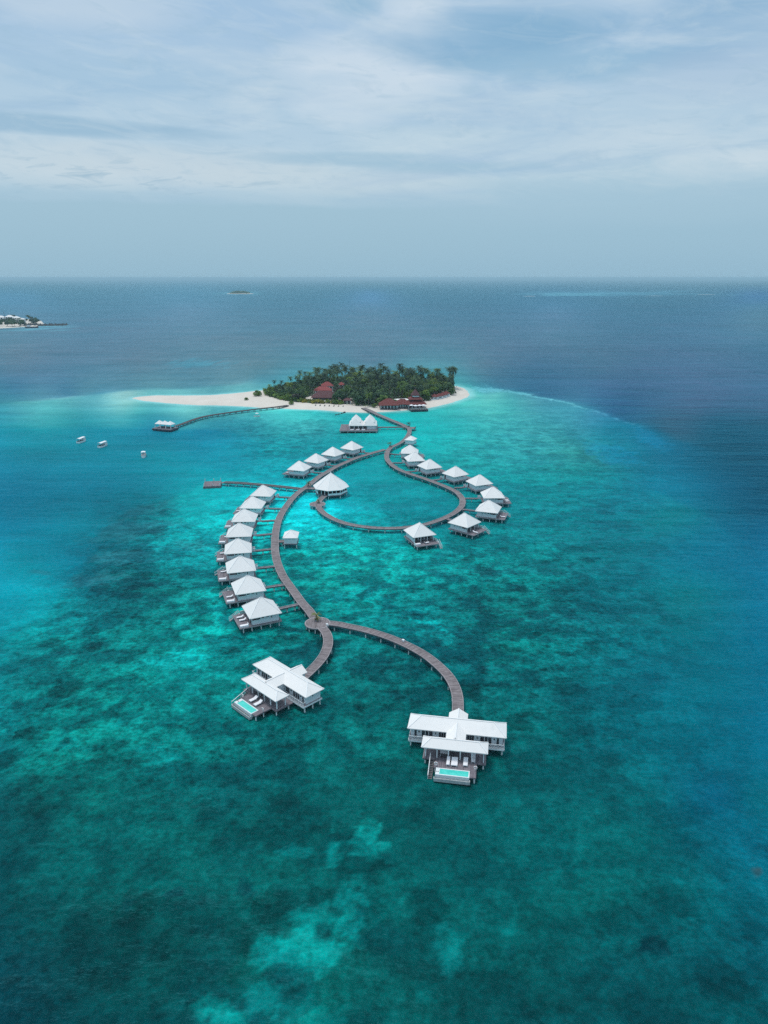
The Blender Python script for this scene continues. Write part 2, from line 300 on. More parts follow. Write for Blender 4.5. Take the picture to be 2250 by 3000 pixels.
CHART = [(-638.9, 1426.5, 0.0004, 0.0296, 0.0384, 0.4), (-475.0, 1426.5, 0.0004, 0.0463, 0.0481, 0.4), (-335.6, 1426.5, 0.0004, 0.0542, 0.0574, 0.4), (-220.2, 1433.2, 0.0004, 0.0805, 0.0846, 0.4), (-154.9, 1433.2, 0.0004, 0.2089, 0.1854, 0.35), (-56.8, 1433.2, 0.0004, 0.0803, 0.0779, 0.4), (98.7, 1426.5, 0.0004, 0.067, 0.0636, 0.4), (303.6, 1426.5, 0.0004, 0.0447, 0.0471, 0.35), (508.5, 1426.5, 0.0004, 0.0498, 0.0558, 0.35), (664.2, 1426.5, 0.0004, 0.0731, 0.0826, 0.35), (-658.4, 1357.3, 0.0004, 0.0308, 0.0379, 0.4), (-447.2, 1357.3, 0.0004, 0.0493, 0.0485, 0.4), (-278.3, 1357.3, 0.0004, 0.0573, 0.0513, 0.4), (25.7, 1364.4, 0.0004, 0.063, 0.06, 0.4), (186.2, 1357.3, 0.0004, 0.0649, 0.0634, 0.4), (397.3, 1357.3, 0.0004, 0.0589, 0.0649, 0.35), (566.3, 1357.3, 0.0004, 0.0573, 0.0685, 0.35), (684.5, 1357.3, 0.0004, 0.0683, 0.0865, 0.35), (-681.3, 1268.7, 0.0004, 0.0672, 0.0684, 0.4), (-506.5, 1268.7, 0.0004, 0.0538, 0.051, 0.4), (-331.7, 1268.7, 0.0004, 0.0638, 0.0618, 0.4), (61.6, 1268.7, 0.0004, 0.0887, 0.0841, 0.4), (236.4, 1268.7, 0.0004, 0.083, 0.0812, 0.35), (411.2, 1268.7, 0.0004, 0.0672, 0.0661, 0.35), (586.0, 1268.7, 0.0004, 0.0966, 0.1071, 0.35), (708.4, 1268.7, 0.0004, 0.1062, 0.1359, 0.3), (-705.2, 1165.8, 0.0004, 0.0599, 0.0621, 0.4), (-524.2, 1165.8, 0.0004, 0.0952, 0.0911, 0.4), (-316.2, 1165.8, 0.0004, 0.0784, 0.0717, 0.4), (-135.3, 1165.8, 0.0004, 0.0728, 0.0693, 0.4), (154.2, 1165.8, 0.0004, 0.0558, 0.0582, 0.35), (335.1, 1165.8, 0.0004, 0.1104, 0.1109, 0.35), (516.1, 1165.8, 0.0004, 0.0776, 0.0827, 0.3), (733.2, 1165.8, 0.0004, 0.0999, 0.1467, 0.25), (-723.9, 1073.4, 0.0004, 0.0523, 0.0532, 0.45), (-538.2, 1073.4, 0.0004, 0.1208, 0.1069, 0.45), (-324.6, 1073.4, 0.0004, 0.0667, 0.0692, 0.45), (-101.7, 1073.4, 0.0004, 0.0651, 0.0635, 0.4), (46.7, 1090.5, 0.0004, 0.0744, 0.0712, 0.35), (344.0, 1073.4, 0.0004, 0.0737, 0.0762, 0.35), (529.8, 1073.4, 0.0004, 0.0898, 0.1009, 0.3), (669.0, 1073.4, 0.0004, 0.0764, 0.1266, 0.2), (752.6, 1073.4, 0.0004, 0.0964, 0.127, 0.15), (-742.1, 967.2, 0.0004, 0.1921, 0.1689, 0.66), (-551.7, 967.2, 0.0004, 0.1352, 0.1201, 0.66), (-380.4, 967.2, 0.0004, 0.1148, 0.1072, 0.66), (-28.1, 967.2, 0.0004, 0.1194, 0.1108, 0.528), (306.8, 939.9, 0.0004, 0.092, 0.0922, 0.462), (447.9, 967.2, 0.0004, 0.1031, 0.1195, 0.396), (590.7, 967.2, 0.0004, 0.112, 0.1429, 0.264), (771.6, 967.2, 0.0004, 0.0986, 0.152, 0.132), (-758.6, 846.6, 0.0004, 0.1238, 0.1254, 0.475), (-611.7, 856.1, 0.0004, 0.1434, 0.1299, 0.66), (-418.6, 837.2, 0.0004, 0.2136, 0.1961, 0.475), (-225.4, 779.7, 0.0004, 0.131, 0.1278, 0.765), (-9.3, 856.1, 0.0004, 0.0786, 0.0768, 0.594), (166.6, 818.1, 0.0004, 0.0761, 0.0805, 0.765), (360.5, 846.6, 0.0004, 0.0796, 0.0845, 0.528), (555.1, 846.6, 0.0004, 0.0917, 0.1205, 0.264), (701.1, 846.6, 0.0004, 0.1042, 0.1416, 0.132), (788.7, 846.6, 0.0004, 0.1027, 0.1572, 0.066), (-778.2, 750.7, 0.0004, 0.186, 0.1971, 0.306), (-669.0, 760.4, 0.0004, 0.1731, 0.168, 0.612), (-492.9, 741.0, 0.0004, 0.1341, 0.1265, 0.612), (-372.8, 779.7, 0.0004, 0.2391, 0.2149, 0.612), (-29.0, 770.1, 0.0004, 0.1111, 0.1103, 0.85), (118.7, 750.7, 0.0004, 0.1048, 0.1102, 0.85), (266.3, 760.4, 0.0004, 0.1309, 0.1201, 0.765), (463.2, 760.4, 0.0004, 0.1135, 0.1261, 0.51), (660.8, 750.7, 0.0004, 0.1034, 0.1297, 0.17), (798.8, 750.7, 0.0004, 0.1124, 0.179, 0.085), (-793.3, 682.2, 0.0004, 0.2758, 0.3328, 0.093), (-713.3, 692.0, 0.0004, 0.3091, 0.3309, 0.246), (-604.3, 692.0, 0.0004, 0.0774, 0.0886, 0.612), (-446.0, 682.2, 0.0004, 0.1527, 0.1399, 0.612), (-356.1, 701.9, 0.0004, 0.3014, 0.276, 0.85), (-148.7, 652.6, 0.0004, 0.1563, 0.1426, 0.85), (-9.5, 672.4, 0.0004, 0.1922, 0.1822, 0.85), (119.6, 672.4, 0.0004, 0.113, 0.1123, 0.85), (268.6, 672.4, 0.0004, 0.1081, 0.1037, 0.68), (467.2, 672.4, 0.0004, 0.0997, 0.1161, 0.425), (665.8, 672.4, 0.0004, 0.1221, 0.1421, 0.17), (804.8, 672.4, 0.0004, 0.1232, 0.1998, 0.085), (-797.7, 593.1, 0.0004, 0.1832, 0.2259, 0.06), (-667.9, 598.0, 0.0004, 0.1321, 0.1813, 0.246), (-577.5, 617.9, 0.0004, 0.0829, 0.0898, 0.552), (-478.5, 593.1, 0.0004, 0.1352, 0.1416, 0.612), (-388.5, 603.0, 0.0004, 0.16, 0.1677, 0.612), (-149.3, 583.1, 0.0004, 0.2644, 0.2354, 0.68), (-29.5, 593.1, 0.0004, 0.3046, 0.2672, 0.68), (120.2, 603.0, 0.0004, 0.2082, 0.1973, 0.68), (299.9, 583.1, 0.0004, 0.1854, 0.1761, 0.51), (469.6, 583.1, 0.0004, 0.1093, 0.1233, 0.34), (649.3, 583.1, 0.0004, 0.1245, 0.182, 0.17), (808.7, 593.1, 0.0004, 0.1049, 0.1823, 0.085), (-799.5, 513.2, 0.0004, 0.1308, 0.1953, 0.06), (-649.5, 513.2, 0.0004, 0.1608, 0.2051, 0.093), (-549.5, 513.2, 0.0004, 0.0831, 0.1004, 0.365), (-499.5, 483.2, 0.0004, 0.1249, 0.1347, 0.365), (-449.4, 533.2, 0.0004, 0.2944, 0.2961, 0.493), (-389.5, 473.2, 0.0004, 0.3547, 0.3502, 0.187), (-269.5, 503.2, 0.0004, 0.5239, 0.5162, 0.51), (-129.5, 473.2, 0.0004, 0.572, 0.6276, 0.255), (-49.5, 453.2, 0.0004, 0.1881, 0.2039, 0.255), (70.5, 473.2, 0.0004, 0.1973, 0.2144, 0.255), (130.5, 493.2, 0.0004, 0.1562, 0.1769, 0.255), (300.5, 513.2, 0.0004, 0.1688, 0.1749, 0.425), (470.5, 503.2, 0.0004, 0.1216, 0.1439, 0.34), (620.5, 503.2, 0.0004, 0.1419, 0.1579, 0.17), (730.2, 533.2, 0.0004, 0.1114, 0.1725, 0.085), (815.5, 503.2, 0.0004, 0.0532, 0.1019, 0.085), (-799.0, 433.2, 0.0004, 0.1094, 0.1711, 0.085), (-629.1, 433.2, 0.0004, 0.1222, 0.1753, 0.085), (-499.1, 423.3, 0.0004, 0.1695, 0.2122, 0.085), (-399.2, 428.2, 0.0004, 0.2855, 0.3022, 0.17), (-308.9, 393.3, 0.0004, 0.1925, 0.2286, 0.17), (-29.5, 403.3, 0.0004, 0.2545, 0.2633, 0.17), (290.3, 433.2, 0.0004, 0.1996, 0.1974, 0.34), (420.2, 433.2, 0.0004, 0.1737, 0.1801, 0.34), (570.3, 443.2, 0.0004, 0.1454, 0.2021, 0.255), (660.2, 443.2, 0.0004, 0.1065, 0.1619, 0.085), (740.2, 443.2, 0.0004, 0.053, 0.0972, 0.085), (820.0, 433.2, 0.0004, 0.0321, 0.0644, 0.085), (-796.9, 363.5, 0.0004, 0.167, 0.2182, 0.085), (-627.5, 363.5, 0.0004, 0.1748, 0.2232, 0.085), (-487.9, 363.5, 0.0004, 0.1779, 0.2139, 0.085), (-348.1, 348.6, 0.0004, 0.2163, 0.2789, 0.17), (-248.6, 353.6, 0.0004, 0.2191, 0.2352, 0.425), (-138.7, 323.9, 0.0113, 0.2225, 0.2293, 0.425), (170.0, 373.4, 0.01, 0.2931, 0.2681, 0.34), (319.6, 373.4, 0.0163, 0.2563, 0.2475, 0.34), (449.0, 363.5, 0.017, 0.1804, 0.1609, 0.34), (538.7, 363.5, 0.0004, 0.1134, 0.1525, 0.17), (618.1, 353.6, 0.0004, 0.0704, 0.1224, 0.085), (687.8, 353.6, 0.0006, 0.0369, 0.0687, 0.085), (817.3, 353.6, 0.0004, 0.0257, 0.0554, 0.085), (-794.1, 309.0, 0.0004, 0.2022, 0.2223, 0.085), (-625.0, 304.1, 0.0004, 0.1724, 0.2038, 0.085), (-495.7, 299.2, 0.0016, 0.1389, 0.2015, 0.085), (-376.9, 309.0, 0.0004, 0.1247, 0.1907, 0.17), (-267.5, 299.2, 0.0182, 0.207, 0.217, 0.34), (-148.4, 299.2, 0.0417, 0.3702, 0.3414, 0.34), (-109.0, 343.6, 0.0004, 0.2267, 0.2284, 0.255), (0.5, 333.7, 0.0004, 0.3457, 0.3215, 0.17), (129.6, 314.0, 0.0066, 0.3719, 0.3391, 0.17), (268.7, 314.0, 0.0349, 0.3285, 0.3121, 0.34), (388.0, 314.0, 0.0294, 0.2357, 0.2474, 0.34), (487.7, 323.9, 0.0006, 0.1375, 0.1925, 0.17), (566.8, 314.0, 0.0004, 0.0742, 0.1351, 0.085), (636.8, 323.9, 0.0143, 0.0555, 0.0899, 0.085), (715.3, 304.1, 0.0018, 0.0318, 0.0634, 0.085), (814.6, 304.1, 0.0047, 0.0289, 0.0594, 0.085), (-791.8, 274.6, 0.0602, 0.261, 0.2756, 0.085), (-672.6, 269.7, 0.0595, 0.282, 0.2648, 0.085), (-524.2, 269.7, 0.074, 0.3625, 0.3237, 0.085), (-395.7, 274.6, 0.1089, 0.3783, 0.3326, 0.17), (-266.9, 274.6, 0.0697, 0.4501, 0.4113, 0.17), (-148.2, 280.5, 0.0313, 0.49, 0.4438, 0.17), (20.3, 289.3, 0.0013, 0.448, 0.4156, 0.085), (168.8, 274.6, 0.0454, 0.3897, 0.3431, 0.085), (267.7, 269.7, 0.0489, 0.3186, 0.2829, 0.17), (367.0, 276.6, 0.0414, 0.2246, 0.263, 0.17), (456.4, 284.4, 0.043, 0.1714, 0.2722, 0.085), (536.4, 299.2, 0.0053, 0.1076, 0.1695, 0.085), (595.7, 294.3, 0.0176, 0.0465, 0.0807, 0.085), (693.1, 264.8, 0.0381, 0.0444, 0.0962, 0.085), (811.8, 264.8, 0.0369, 0.0479, 0.1011, 0.085), (-789.7, 247.2, 0.0572, 0.2555, 0.2408, 0.085), (-671.3, 249.2, 0.176, 0.3727, 0.3685, 0.085), (-582.3, 247.2, 0.2663, 0.5074, 0.464, 0.085), (-538.1, 253.1, 0.2827, 0.4716, 0.3917, 0.0), (-424.9, 262.9, 0.203, 0.5594, 0.4778, 0.0), (-227.2, 270.7, 0.0885, 0.6354, 0.5554, 0.0), (168.4, 247.2, 0.0816, 0.481, 0.3763, 0.0), (227.6, 245.3, 0.1149, 0.4161, 0.3485, 0.085), (306.8, 253.1, 0.0709, 0.2213, 0.2433, 0.085), (386.2, 260.9, 0.0553, 0.225, 0.2701, 0.085), (445.8, 266.8, 0.0207, 0.1367, 0.2008, 0.085), (505.2, 266.8, 0.0131, 0.0413, 0.1093, 0.085), (612.7, 245.3, 0.0426, 0.056, 0.1177, 0.085), (799.5, 235.5, 0.0432, 0.0583, 0.121, 0.085), (-787.4, 221.0, 0.0433, 0.1096, 0.1768, 0.085), (-669.7, 227.8, 0.0566, 0.1396, 0.2056, 0.085), (-521.9, 227.8, 0.1234, 0.3081, 0.3049, 0.085), (-403.6, 227.8, 0.0779, 0.2069, 0.229, 0.085), (-285.2, 223.9, 0.148, 0.364, 0.346, 0.085), (-255.2, 206.4, 0.0716, 0.201, 0.2243, 0.085), (177.7, 219.0, 0.053, 0.2885, 0.2749, 0.085), (217.3, 227.8, 0.0397, 0.1695, 0.2013, 0.085), (286.5, 233.6, 0.0276, 0.1206, 0.1701, 0.085), (345.9, 240.4, 0.0277, 0.0805, 0.1454, 0.085), (463.6, 225.8, 0.0402, 0.0608, 0.1381, 0.085), (795.9, 196.8, 0.0499, 0.0625, 0.1227, 0.085), (-783.2, 177.6, 0.105, 0.1003, 0.1265, 0.085), (-518.7, 177.6, 0.1015, 0.1191, 0.1401, 0.085), (-264.0, 177.6, 0.0996, 0.1416, 0.1434, 0.085), (-28.9, 168.0, 0.0908, 0.1061, 0.1329, 0.085), (216.0, 177.6, 0.0862, 0.1135, 0.1414, 0.085), (460.8, 177.6, 0.0546, 0.0668, 0.1093, 0.085), (790.7, 148.9, 0.0475, 0.0634, 0.1116, 0.085), (-776.6, 120.5, 0.1134, 0.1224, 0.1477, 0.085), (-417.2, 120.5, 0.1059, 0.1224, 0.1517, 0.085), (-28.7, 120.5, 0.1053, 0.1134, 0.141, 0.085), (359.9, 120.5, 0.0801, 0.0957, 0.1354, 0.085), (784.9, 101.6, 0.0693, 0.0888, 0.1271, 0.085), (-769.2, 64.4, 0.0902, 0.1122, 0.1626, 0.085), (-413.2, 64.4, 0.1159, 0.1438, 0.2028, 0.085), (-28.4, 64.4, 0.0922, 0.1053, 0.1541, 0.085), (356.4, 64.4, 0.0766, 0.0981, 0.1632, 0.085), (778.4, 55.1, 0.0592, 0.0853, 0.1316, 0.085), (-763.7, 27.6, 0.0523, 0.1141, 0.212, 0.085), (-410.3, 27.6, 0.0523, 0.1069, 0.1674, 0.085), (-28.2, 27.6, 0.0523, 0.1017, 0.2225, 0.085), (353.9, 27.6, 0.0156, 0.0396, 0.09, 0.085), (774.2, 27.6, 0.0051, 0.0163, 0.1792, 0.085), (-761.2, 11.2, 0.0051, 0.0051, 0.0051, 0.085), (-28.1, 11.2, 0.0051, 0.0051, 0.0051, 0.085), (771.6, 11.2, 0.0004, 0.0004, 0.0051, 0.085), (-760.0, 4.0, 0.0004, 0.0051, 0.0051, 0.085), (-28.1, 4.0, 0.0004, 0.0051, 0.0051, 0.085), (770.4, 4.0, 0.0004, 0.0004, 0.0004, 0.085), (-751.3, 1357.3, 0.0006, 0.0521, 0.0645, 0.4), (-846.9, 967.2, 0.0006, 0.1309, 0.1505, 0.66), (-887.9, 583.1, 0.0006, 0.2476, 0.3543, 0.06), (-885.0, 333.7, 0.0006, 0.2221, 0.3065, 0.085), (760.5, 1357.3, 0.0006, 0.0878, 0.1276, 0.35), (857.3, 967.2, 0.0006, 0.154, 0.2676, 0.066), (898.8, 583.1, 0.0006, 0.1451, 0.2702, 0.085), (896.5, 343.6, 0.0006, 0.0451, 0.0982, 0.085), (-345.6, 1466.1, 0.0006, 0.0832, 0.0885, 0.4), (298.1, 1466.1, 0.0006, 0.0605, 0.0693, 0.4), (-639.8, 221.9, 0.0796, 0.1752, 0.2011, 0.085), (-588.4, 220.0, 0.0943, 0.2129, 0.2562, 0.085), (-545.9, 218.1, 0.0881, 0.1985, 0.222, 0.085), (-596.5, 237.5, 0.0771, 0.2421, 0.2974, 0.085), (-701.7, 259.9, 0.141, 0.431, 0.3952, 0.085), (-761.4, 264.8, 0.0964, 0.3384, 0.3124, 0.085)]
PATCH = [(-141.3, 1315.2, 74.0, 50.0, 0.0, 0.0006, 0.2352, 0.2165, 0.75), (-60.6, 1274.8, 54.0, 28.0, -8.0, 0.0006, 0.2351, 0.2163, 0.75), (-170.9, 1347.3, 58.0, 34.0, 0.0, 0.0006, 0.2353, 0.2166, 0.85), (-223.9, 1343.0, 34.0, 26.0, 0.0, 0.0006, 0.2353, 0.2166, 0.7), (-31.5, 1134.4, 26.0, 13.0, 0.0, 0.0006, 0.2345, 0.2155, 0.8), (-43.0, 1164.2, 44.0, 20.0, 0.0, 0.0006, 0.2347, 0.2157, 0.75), (-102.4, 1175.6, 16.0, 34.0, 0.0, 0.0006, 0.2347, 0.2158, 0.7), (-169.3, 1172.4, 34.0, 11.0, 0.0, 0.0006, 0.1615, 0.1584, 0.7), (-272.8, 1437.2, 55.0, 22.0, 0.0, 0.0006, 0.2355, 0.2169, 0.7), (-222.9, 1406.2, 42.0, 30.0, 0.0, 0.0006, 0.1623, 0.1595, 0.6), (-443.5, 1003.2, 34.0, 30.0, 0.0, 0.0006, 0.1603, 0.1568, 0.6), (-640.7, 978.1, 46.0, 16.0, 0.0, 0.0006, 0.16, 0.1564, 0.6), (-507.8, 930.7, 50.0, 14.0, 0.0, 0.0006, 0.1594, 0.1556, 0.4), (-394.1, 1247.9, 17.0, 8.0, 0.0, 0.0006, 0.0183, 0.0256, 0.9), (-267.0, 1240.9, 15.0, 13.0, 0.0, 0.0006, 0.0183, 0.0255, 0.7), (-485.7, 1262.6, 11.0, 15.0, 0.0, 0.0006, 0.0473, 0.0554, 0.7), (-114.3, 1304.9, 15.0, 11.0, 0.0, 0.0006, 0.0186, 0.0259, 0.85), (-169.2, 1406.2, 36.0, 40.0, 0.0, 0.0006, 0.0479, 0.056, 0.6), (-201.2, 1370.1, 22.0, 14.0, 0.0, 0.0006, 0.0189, 0.0262, 0.7), (-43.1, 1280.1, 20.0, 10.0, 0.0, 0.0006, 0.0185, 0.0257, 0.6), (-8.2, 1321.1, 60.0, 30.0, 0.0, 0.0006, 0.0476, 0.0557, 0.4), (-320.5, 1357.3, 60.0, 50.0, 0.0, 0.0006, 0.0477, 0.0558, 0.4), (-296.6, 1182.1, 60.0, 30.0, 0.0, 0.0006, 0.0469, 0.0549, 0.4), (496.0, 1337.2, 27.0, 17.0, 0.3, 0.0006, 0.0187, 0.026, 0.95), (451.1, 1326.2, 28.0, 14.0, 0.0, 0.0006, 0.1621, 0.1592, 0.4), (121.1, 1341.5, 26.0, 36.0, 0.0, 0.0006, 0.1622, 0.1593, 0.6), (233.1, 1306.3, 17.0, 8.0, 0.0, 0.0006, 0.162, 0.1591, 0.5), (70.9, 1400.7, 22.0, 16.0, 0.0, 0.0006, 0.1623, 0.1595, 0.4), (155.7, 1258.7, 20.0, 11.0, 0.0, 0.0006, 0.1619, 0.1589, 0.3), (719.6, 1201.4, 8.0, 5.0, 0.2, 0.0293, 0.047, 0.0512, 0.8), (509.9, 887.1, 7.0, 3.0, 0.0, 0.0006, 0.0438, 0.0508, 0.8), (236.0, 1340.1, 10.0, 12.0, 0.0, 0.0006, 0.0477, 0.0558, 0.6), (-517.6, 488.2, 62.0, 15.0, -0.25, 0.0153, 0.0981, 0.116, 0.5), (-549.3, 533.2, 92.0, 17.0, -0.15, 0.0164, 0.1019, 0.1216, 0.55), (-566.4, 586.1, 66.0, 15.0, -0.1, 0.0175, 0.1056, 0.127, 0.55), (-618.7, 635.8, 66.0, 13.0, -0.2, 0.0183, 0.1084, 0.131, 0.5), (-634.2, 688.1, 44.0, 10.0, -0.1, 0.0006, 0.0381, 0.0429, 0.28), (-701.6, 719.5, 70.0, 11.0, -0.25, 0.0006, 0.0393, 0.0446, 0.3), (-544.7, 672.4, 44.0, 13.0, 0.0, 0.0006, 0.0374, 0.0419, 0.34), (-417.3, 707.7, 34.0, 11.0, 0.0, 0.0006, 0.0389, 0.044, 0.34), (-409.1, 561.2, 40.0, 9.0, 0.0, 0.017, 0.104, 0.1246, 0.5), (-349.5, 491.2, 24.0, 5.0, -0.2, 0.0154, 0.0984, 0.1164, 0.5), (-738.7, 623.9, 20.0, 5.0, 0.0, 0.0181, 0.1078, 0.1301, 0.5), (-702.9, 699.9, 20.0, 4.0, 0.0, 0.0006, 0.0386, 0.0436, 0.28), (-439.5, 469.2, 20.0, 8.0, 0.0, 0.0006, 0.3447, 0.3315, 0.6), (-489.0, 563.2, 30.0, 8.0, 0.0, 0.0006, 0.3514, 0.3421, 0.6), (118.9, 738.0, 34.0, 5.0, 0.3, 0.0006, 0.3585, 0.353, 0.7), (69.7, 719.5, 40.0, 7.0, 0.2, 0.0006, 0.358, 0.3522, 0.6), (59.9, 699.9, 30.0, 5.0, 0.0, 0.0006, 0.3574, 0.3513, 0.5), (356.5, 717.5, 12.0, 5.0, 0.0, 0.0006, 0.3579, 0.3521, 0.6), (321.1, 742.9, 6.0, 3.0, 0.0, 0.0006, 0.3586, 0.3532, 0.7), (39.9, 745.8, 26.0, 8.0, 0.9, 0.0006, 0.3587, 0.3533, 0.5), (-69.1, 667.4, 60.0, 10.0, 0.0, 0.0006, 0.3563, 0.3496, 0.5), (-188.2, 672.4, 40.0, 9.0, 0.0, 0.0006, 0.3565, 0.3499, 0.4), (-129.1, 608.0, 40.0, 9.0, 0.0, 0.0006, 0.3538, 0.3458, 0.4), (-363.4, 770.1, 40.0, 8.0, 0.0, 0.0006, 0.3593, 0.3542, 0.5), (-401.3, 799.0, 44.0, 9.0, 0.2, 0.0006, 0.3599, 0.3552, 0.5), (-488.1, 818.1, 40.0, 8.0, 0.0, 0.0006, 0.1575, 0.1529, 0.6), (-439.8, 810.5, 60.0, 14.0, 0.0, 0.0006, 0.3602, 0.3555, 0.4), (-473.7, 985.3, 40.0, 10.0, 0.0, 0.0006, 0.1601, 0.1565, 0.5), (227.3, 231.6, 40.0, 7.0, 0.0, 0.1542, 0.4911, 0.5272, 0.7), (271.9, 241.4, 46.0, 6.0, 0.1, 0.1548, 0.493, 0.5303, 0.6), (326.5, 251.1, 46.0, 5.0, 0.12, 0.1554, 0.4948, 0.5333, 0.55), (378.2, 258.9, 40.0, 4.5, 0.15, 0.1559, 0.4962, 0.5355, 0.5), (424.1, 268.7, 36.0, 4.0, 0.3, 0.1564, 0.4979, 0.5383, 0.45), (471.2, 282.5, 34.0, 4.0, 0.35, 0.0762, 0.32, 0.4729, 0.45), (521.6, 302.1, 30.0, 4.0, 0.4, 0.0773, 0.3236, 0.478, 0.35), (498.8, 361.5, 60.0, 14.0, 0.3, 0.0006, 0.2093, 0.3795, 0.4), (567.8, 338.7, 50.0, 10.0, 0.4, 0.0006, 0.2057, 0.3745, 0.35), (473.6, 31.3, 190, 4.5, 0, 0.0865, 0.2367, 0.3248, 0.6), (392.5, 33.1, 90, 3, 0, 0.1344, 0.3487, 0.4117, 0.5), (-300.6, 30.4, 40, 3, 0, 0.1047, 0.3038, 0.3413, 0.6), (-744.7, 97.9, 70, 6, 0, 0.1282, 0.3571, 0.407, 0.8), (-391.0, 170.8, 60, 7, 0, 0.0559, 0.2188, 0.2705, 0.6)]
EDGES = [([(217.2, 223.9), (276.6, 231.6), (360.9, 245.3), (419.8, 260.9), (475.0, 277.6), (526.4, 298.2), (589.7, 315.0), (674.5, 344.6), (748.4, 373.4)], 24, 8), ([(405.6, 340.7), (448.4, 382.4), (508.9, 411.3), (572.2, 437.2), (614.4, 454.2), (673.5, 483.2), (720.4, 517.2), (753.1, 542.2), (803.6, 563.2), (868.5, 593.1)], 22, 5), ([(-863.6, 309.0), (-823.9, 309.0), (-704.9, 313.0), (-545.8, 309.0), (-446.7, 316.9), (-387.0, 313.0), (-335.4, 316.9), (-268.3, 344.6), (-252.8, 368.5), (-309.0, 396.3), (-369.1, 416.3), (-429.4, 448.2), (-477.5, 464.2), (-549.5, 480.2), (-589.5, 504.2), (-609.2, 540.2), (-628.4, 583.1), (-676.4, 637.8), (-692.7, 671.4), (-722.0, 710.7), (-778.9, 741.9), (-817.0, 757.5), (-855.1, 770.1)], 18, 5), ([(-849.8, 257.0), (-740.6, 251.1), (-670.7, 240.4), (-541.7, 228.7), (-423.2, 223.9), (-265.2, 212.2)], 20, 4)]
MAIN = [(0.6, 376.2), (-1.6, 373.5), (-5.4, 369.0), (-9.1, 364.1), (-12.7, 359.4), (-16.2, 354.0), (-19.2, 348.0), (-22.2, 342.3), (-24.6, 336.6), (-27.5, 328.5), (-30.3, 320.8), (-32.4, 312.1), (-34.3, 304.5), (-36.0, 299.2), (-37.9, 291.1), (-39.2, 281.7), (-40.1, 271.8), (-40.5, 262.4), (-40.3, 253.7), (-39.6, 244.5), (-38.4, 234.3), (-36.9, 224.8), (-35.0, 216.0), (-32.9, 208.6), (-31.0, 203.0), (-28.6, 197.2), (-26.1, 191.3), (-23.5, 185.2), (-21.1, 180.4), (-19.6, 176.8), (-18.7, 174.8)]
ARM_R = [(-15.4, 172.6), (-12.5, 172.0), (-10.0, 170.9), (-5.7, 169.0), (-2.1, 166.9), (1.5, 164.4), (4.9, 161.4), (7.7, 158.5), (10.3, 155.2), (12.8, 150.9), (14.9, 146.2), (16.0, 141.6), (16.3, 137.0), (15.9, 132.0), (15.4, 127.4)]
ARM_L = [(-17.0, 170.6), (-15.7, 168.3), (-14.8, 165.7), (-14.3, 162.6), (-14.3, 158.8), (-14.9, 154.9), (-16.1, 151.1), (-17.5, 147.8), (-18.9, 144.9)]
LOOP = [(15.5, 433.5), (15.4, 423.2), (13.2, 406.9), (10.2, 394.8), (6.8, 387.0), (4.0, 381.5), (2.2, 373.7), (1.4, 364.3), (1.7, 353.7), (3.7, 343.6), (6.4, 335.8), (9.8, 329.4), (13.7, 324.0), (17.6, 319.0), (21.8, 313.0), (25.8, 306.8), (29.3, 300.7), (31.7, 294.8), (32.8, 287.8), (32.6, 281.0), (31.4, 275.2), (29.4, 270.0), (26.9, 265.5), (23.6, 261.0), (19.8, 256.9), (16.1, 253.6), (11.7, 251.0), (5.5, 249.1), (-0.6, 248.9), (-6.5, 250.1), (-11.9, 252.5), (-16.2, 255.8), (-20.0, 260.3), (-23.6, 266.3), (-26.0, 272.5), (-27.0, 277.0)]
ISLAND_WALK = [(-15.2, 506.2), (-10.4, 496.0), (-5.2, 482.6), (-0.3, 471.0), (4.4, 460.4), (9.0, 450.4), (12.9, 441.4), (15.2, 434.4)]
SPA_BRIDGE = [(14.4, 436.9), (9.0, 436.8), (4.2, 436.7), (0.0, 436.6), (-4.0, 436.6)]
ARRIVAL = [(-37.2, 300.9), (-44.7, 303.8), (-54.0, 307.0), (-63.3, 309.7), (-69.6, 311.0), (-72.6, 311.4)]
ISLAND_JETTY = [(-131.0, 440.4), (-128.7, 447.6), (-126.0, 458.4), (-122.6, 469.0), (-117.5, 477.3), (-111.0, 484.2), (-103.4, 491.3), (-95.3, 497.8), (-87.0, 504.0), (-78.3, 510.0), (-69.9, 517.7)]
BRIDGE_PAV = [(-27.5, 279.6), (-26.6, 285.2), (-25.2, 290.4)]
VILLAS = {'V8': (-33.4, 175.9, 24.5), 'V7': (-39.7, 190.8, 20), 'V6': (-44.9, 206.1, 15), 'V5': (-48.7, 221.7, 10.5), 'V4': (-51.2, 237.4, 5.5), 'V3': (-52.4, 253.5, 2), 'V2': (-52.2, 269.6, -3), 'V1': (-50.6, 285.9, -8), 'U1': (-40.1, 327.1, -19.5), 'U2': (-33.5, 342.0, -32), 'U3': (-26.2, 356.3, -32), 'U4': (-17.1, 369.9, -37), 'R1': (13.4, 360.8, 176), 'R2': (15.3, 344.9, 191.5), 'R3': (21.8, 330.5, 208), 'R4': (32.9, 317.1, 215.5), 'R5': (42.1, 302.5, 203.5), 'R6': (45.2, 283.2, 182), 'R7': (40.9, 264.6, 161), 'R8': (29.8, 248.6, 138.5), 'R9': (12.7, 237.7, 111.5)}
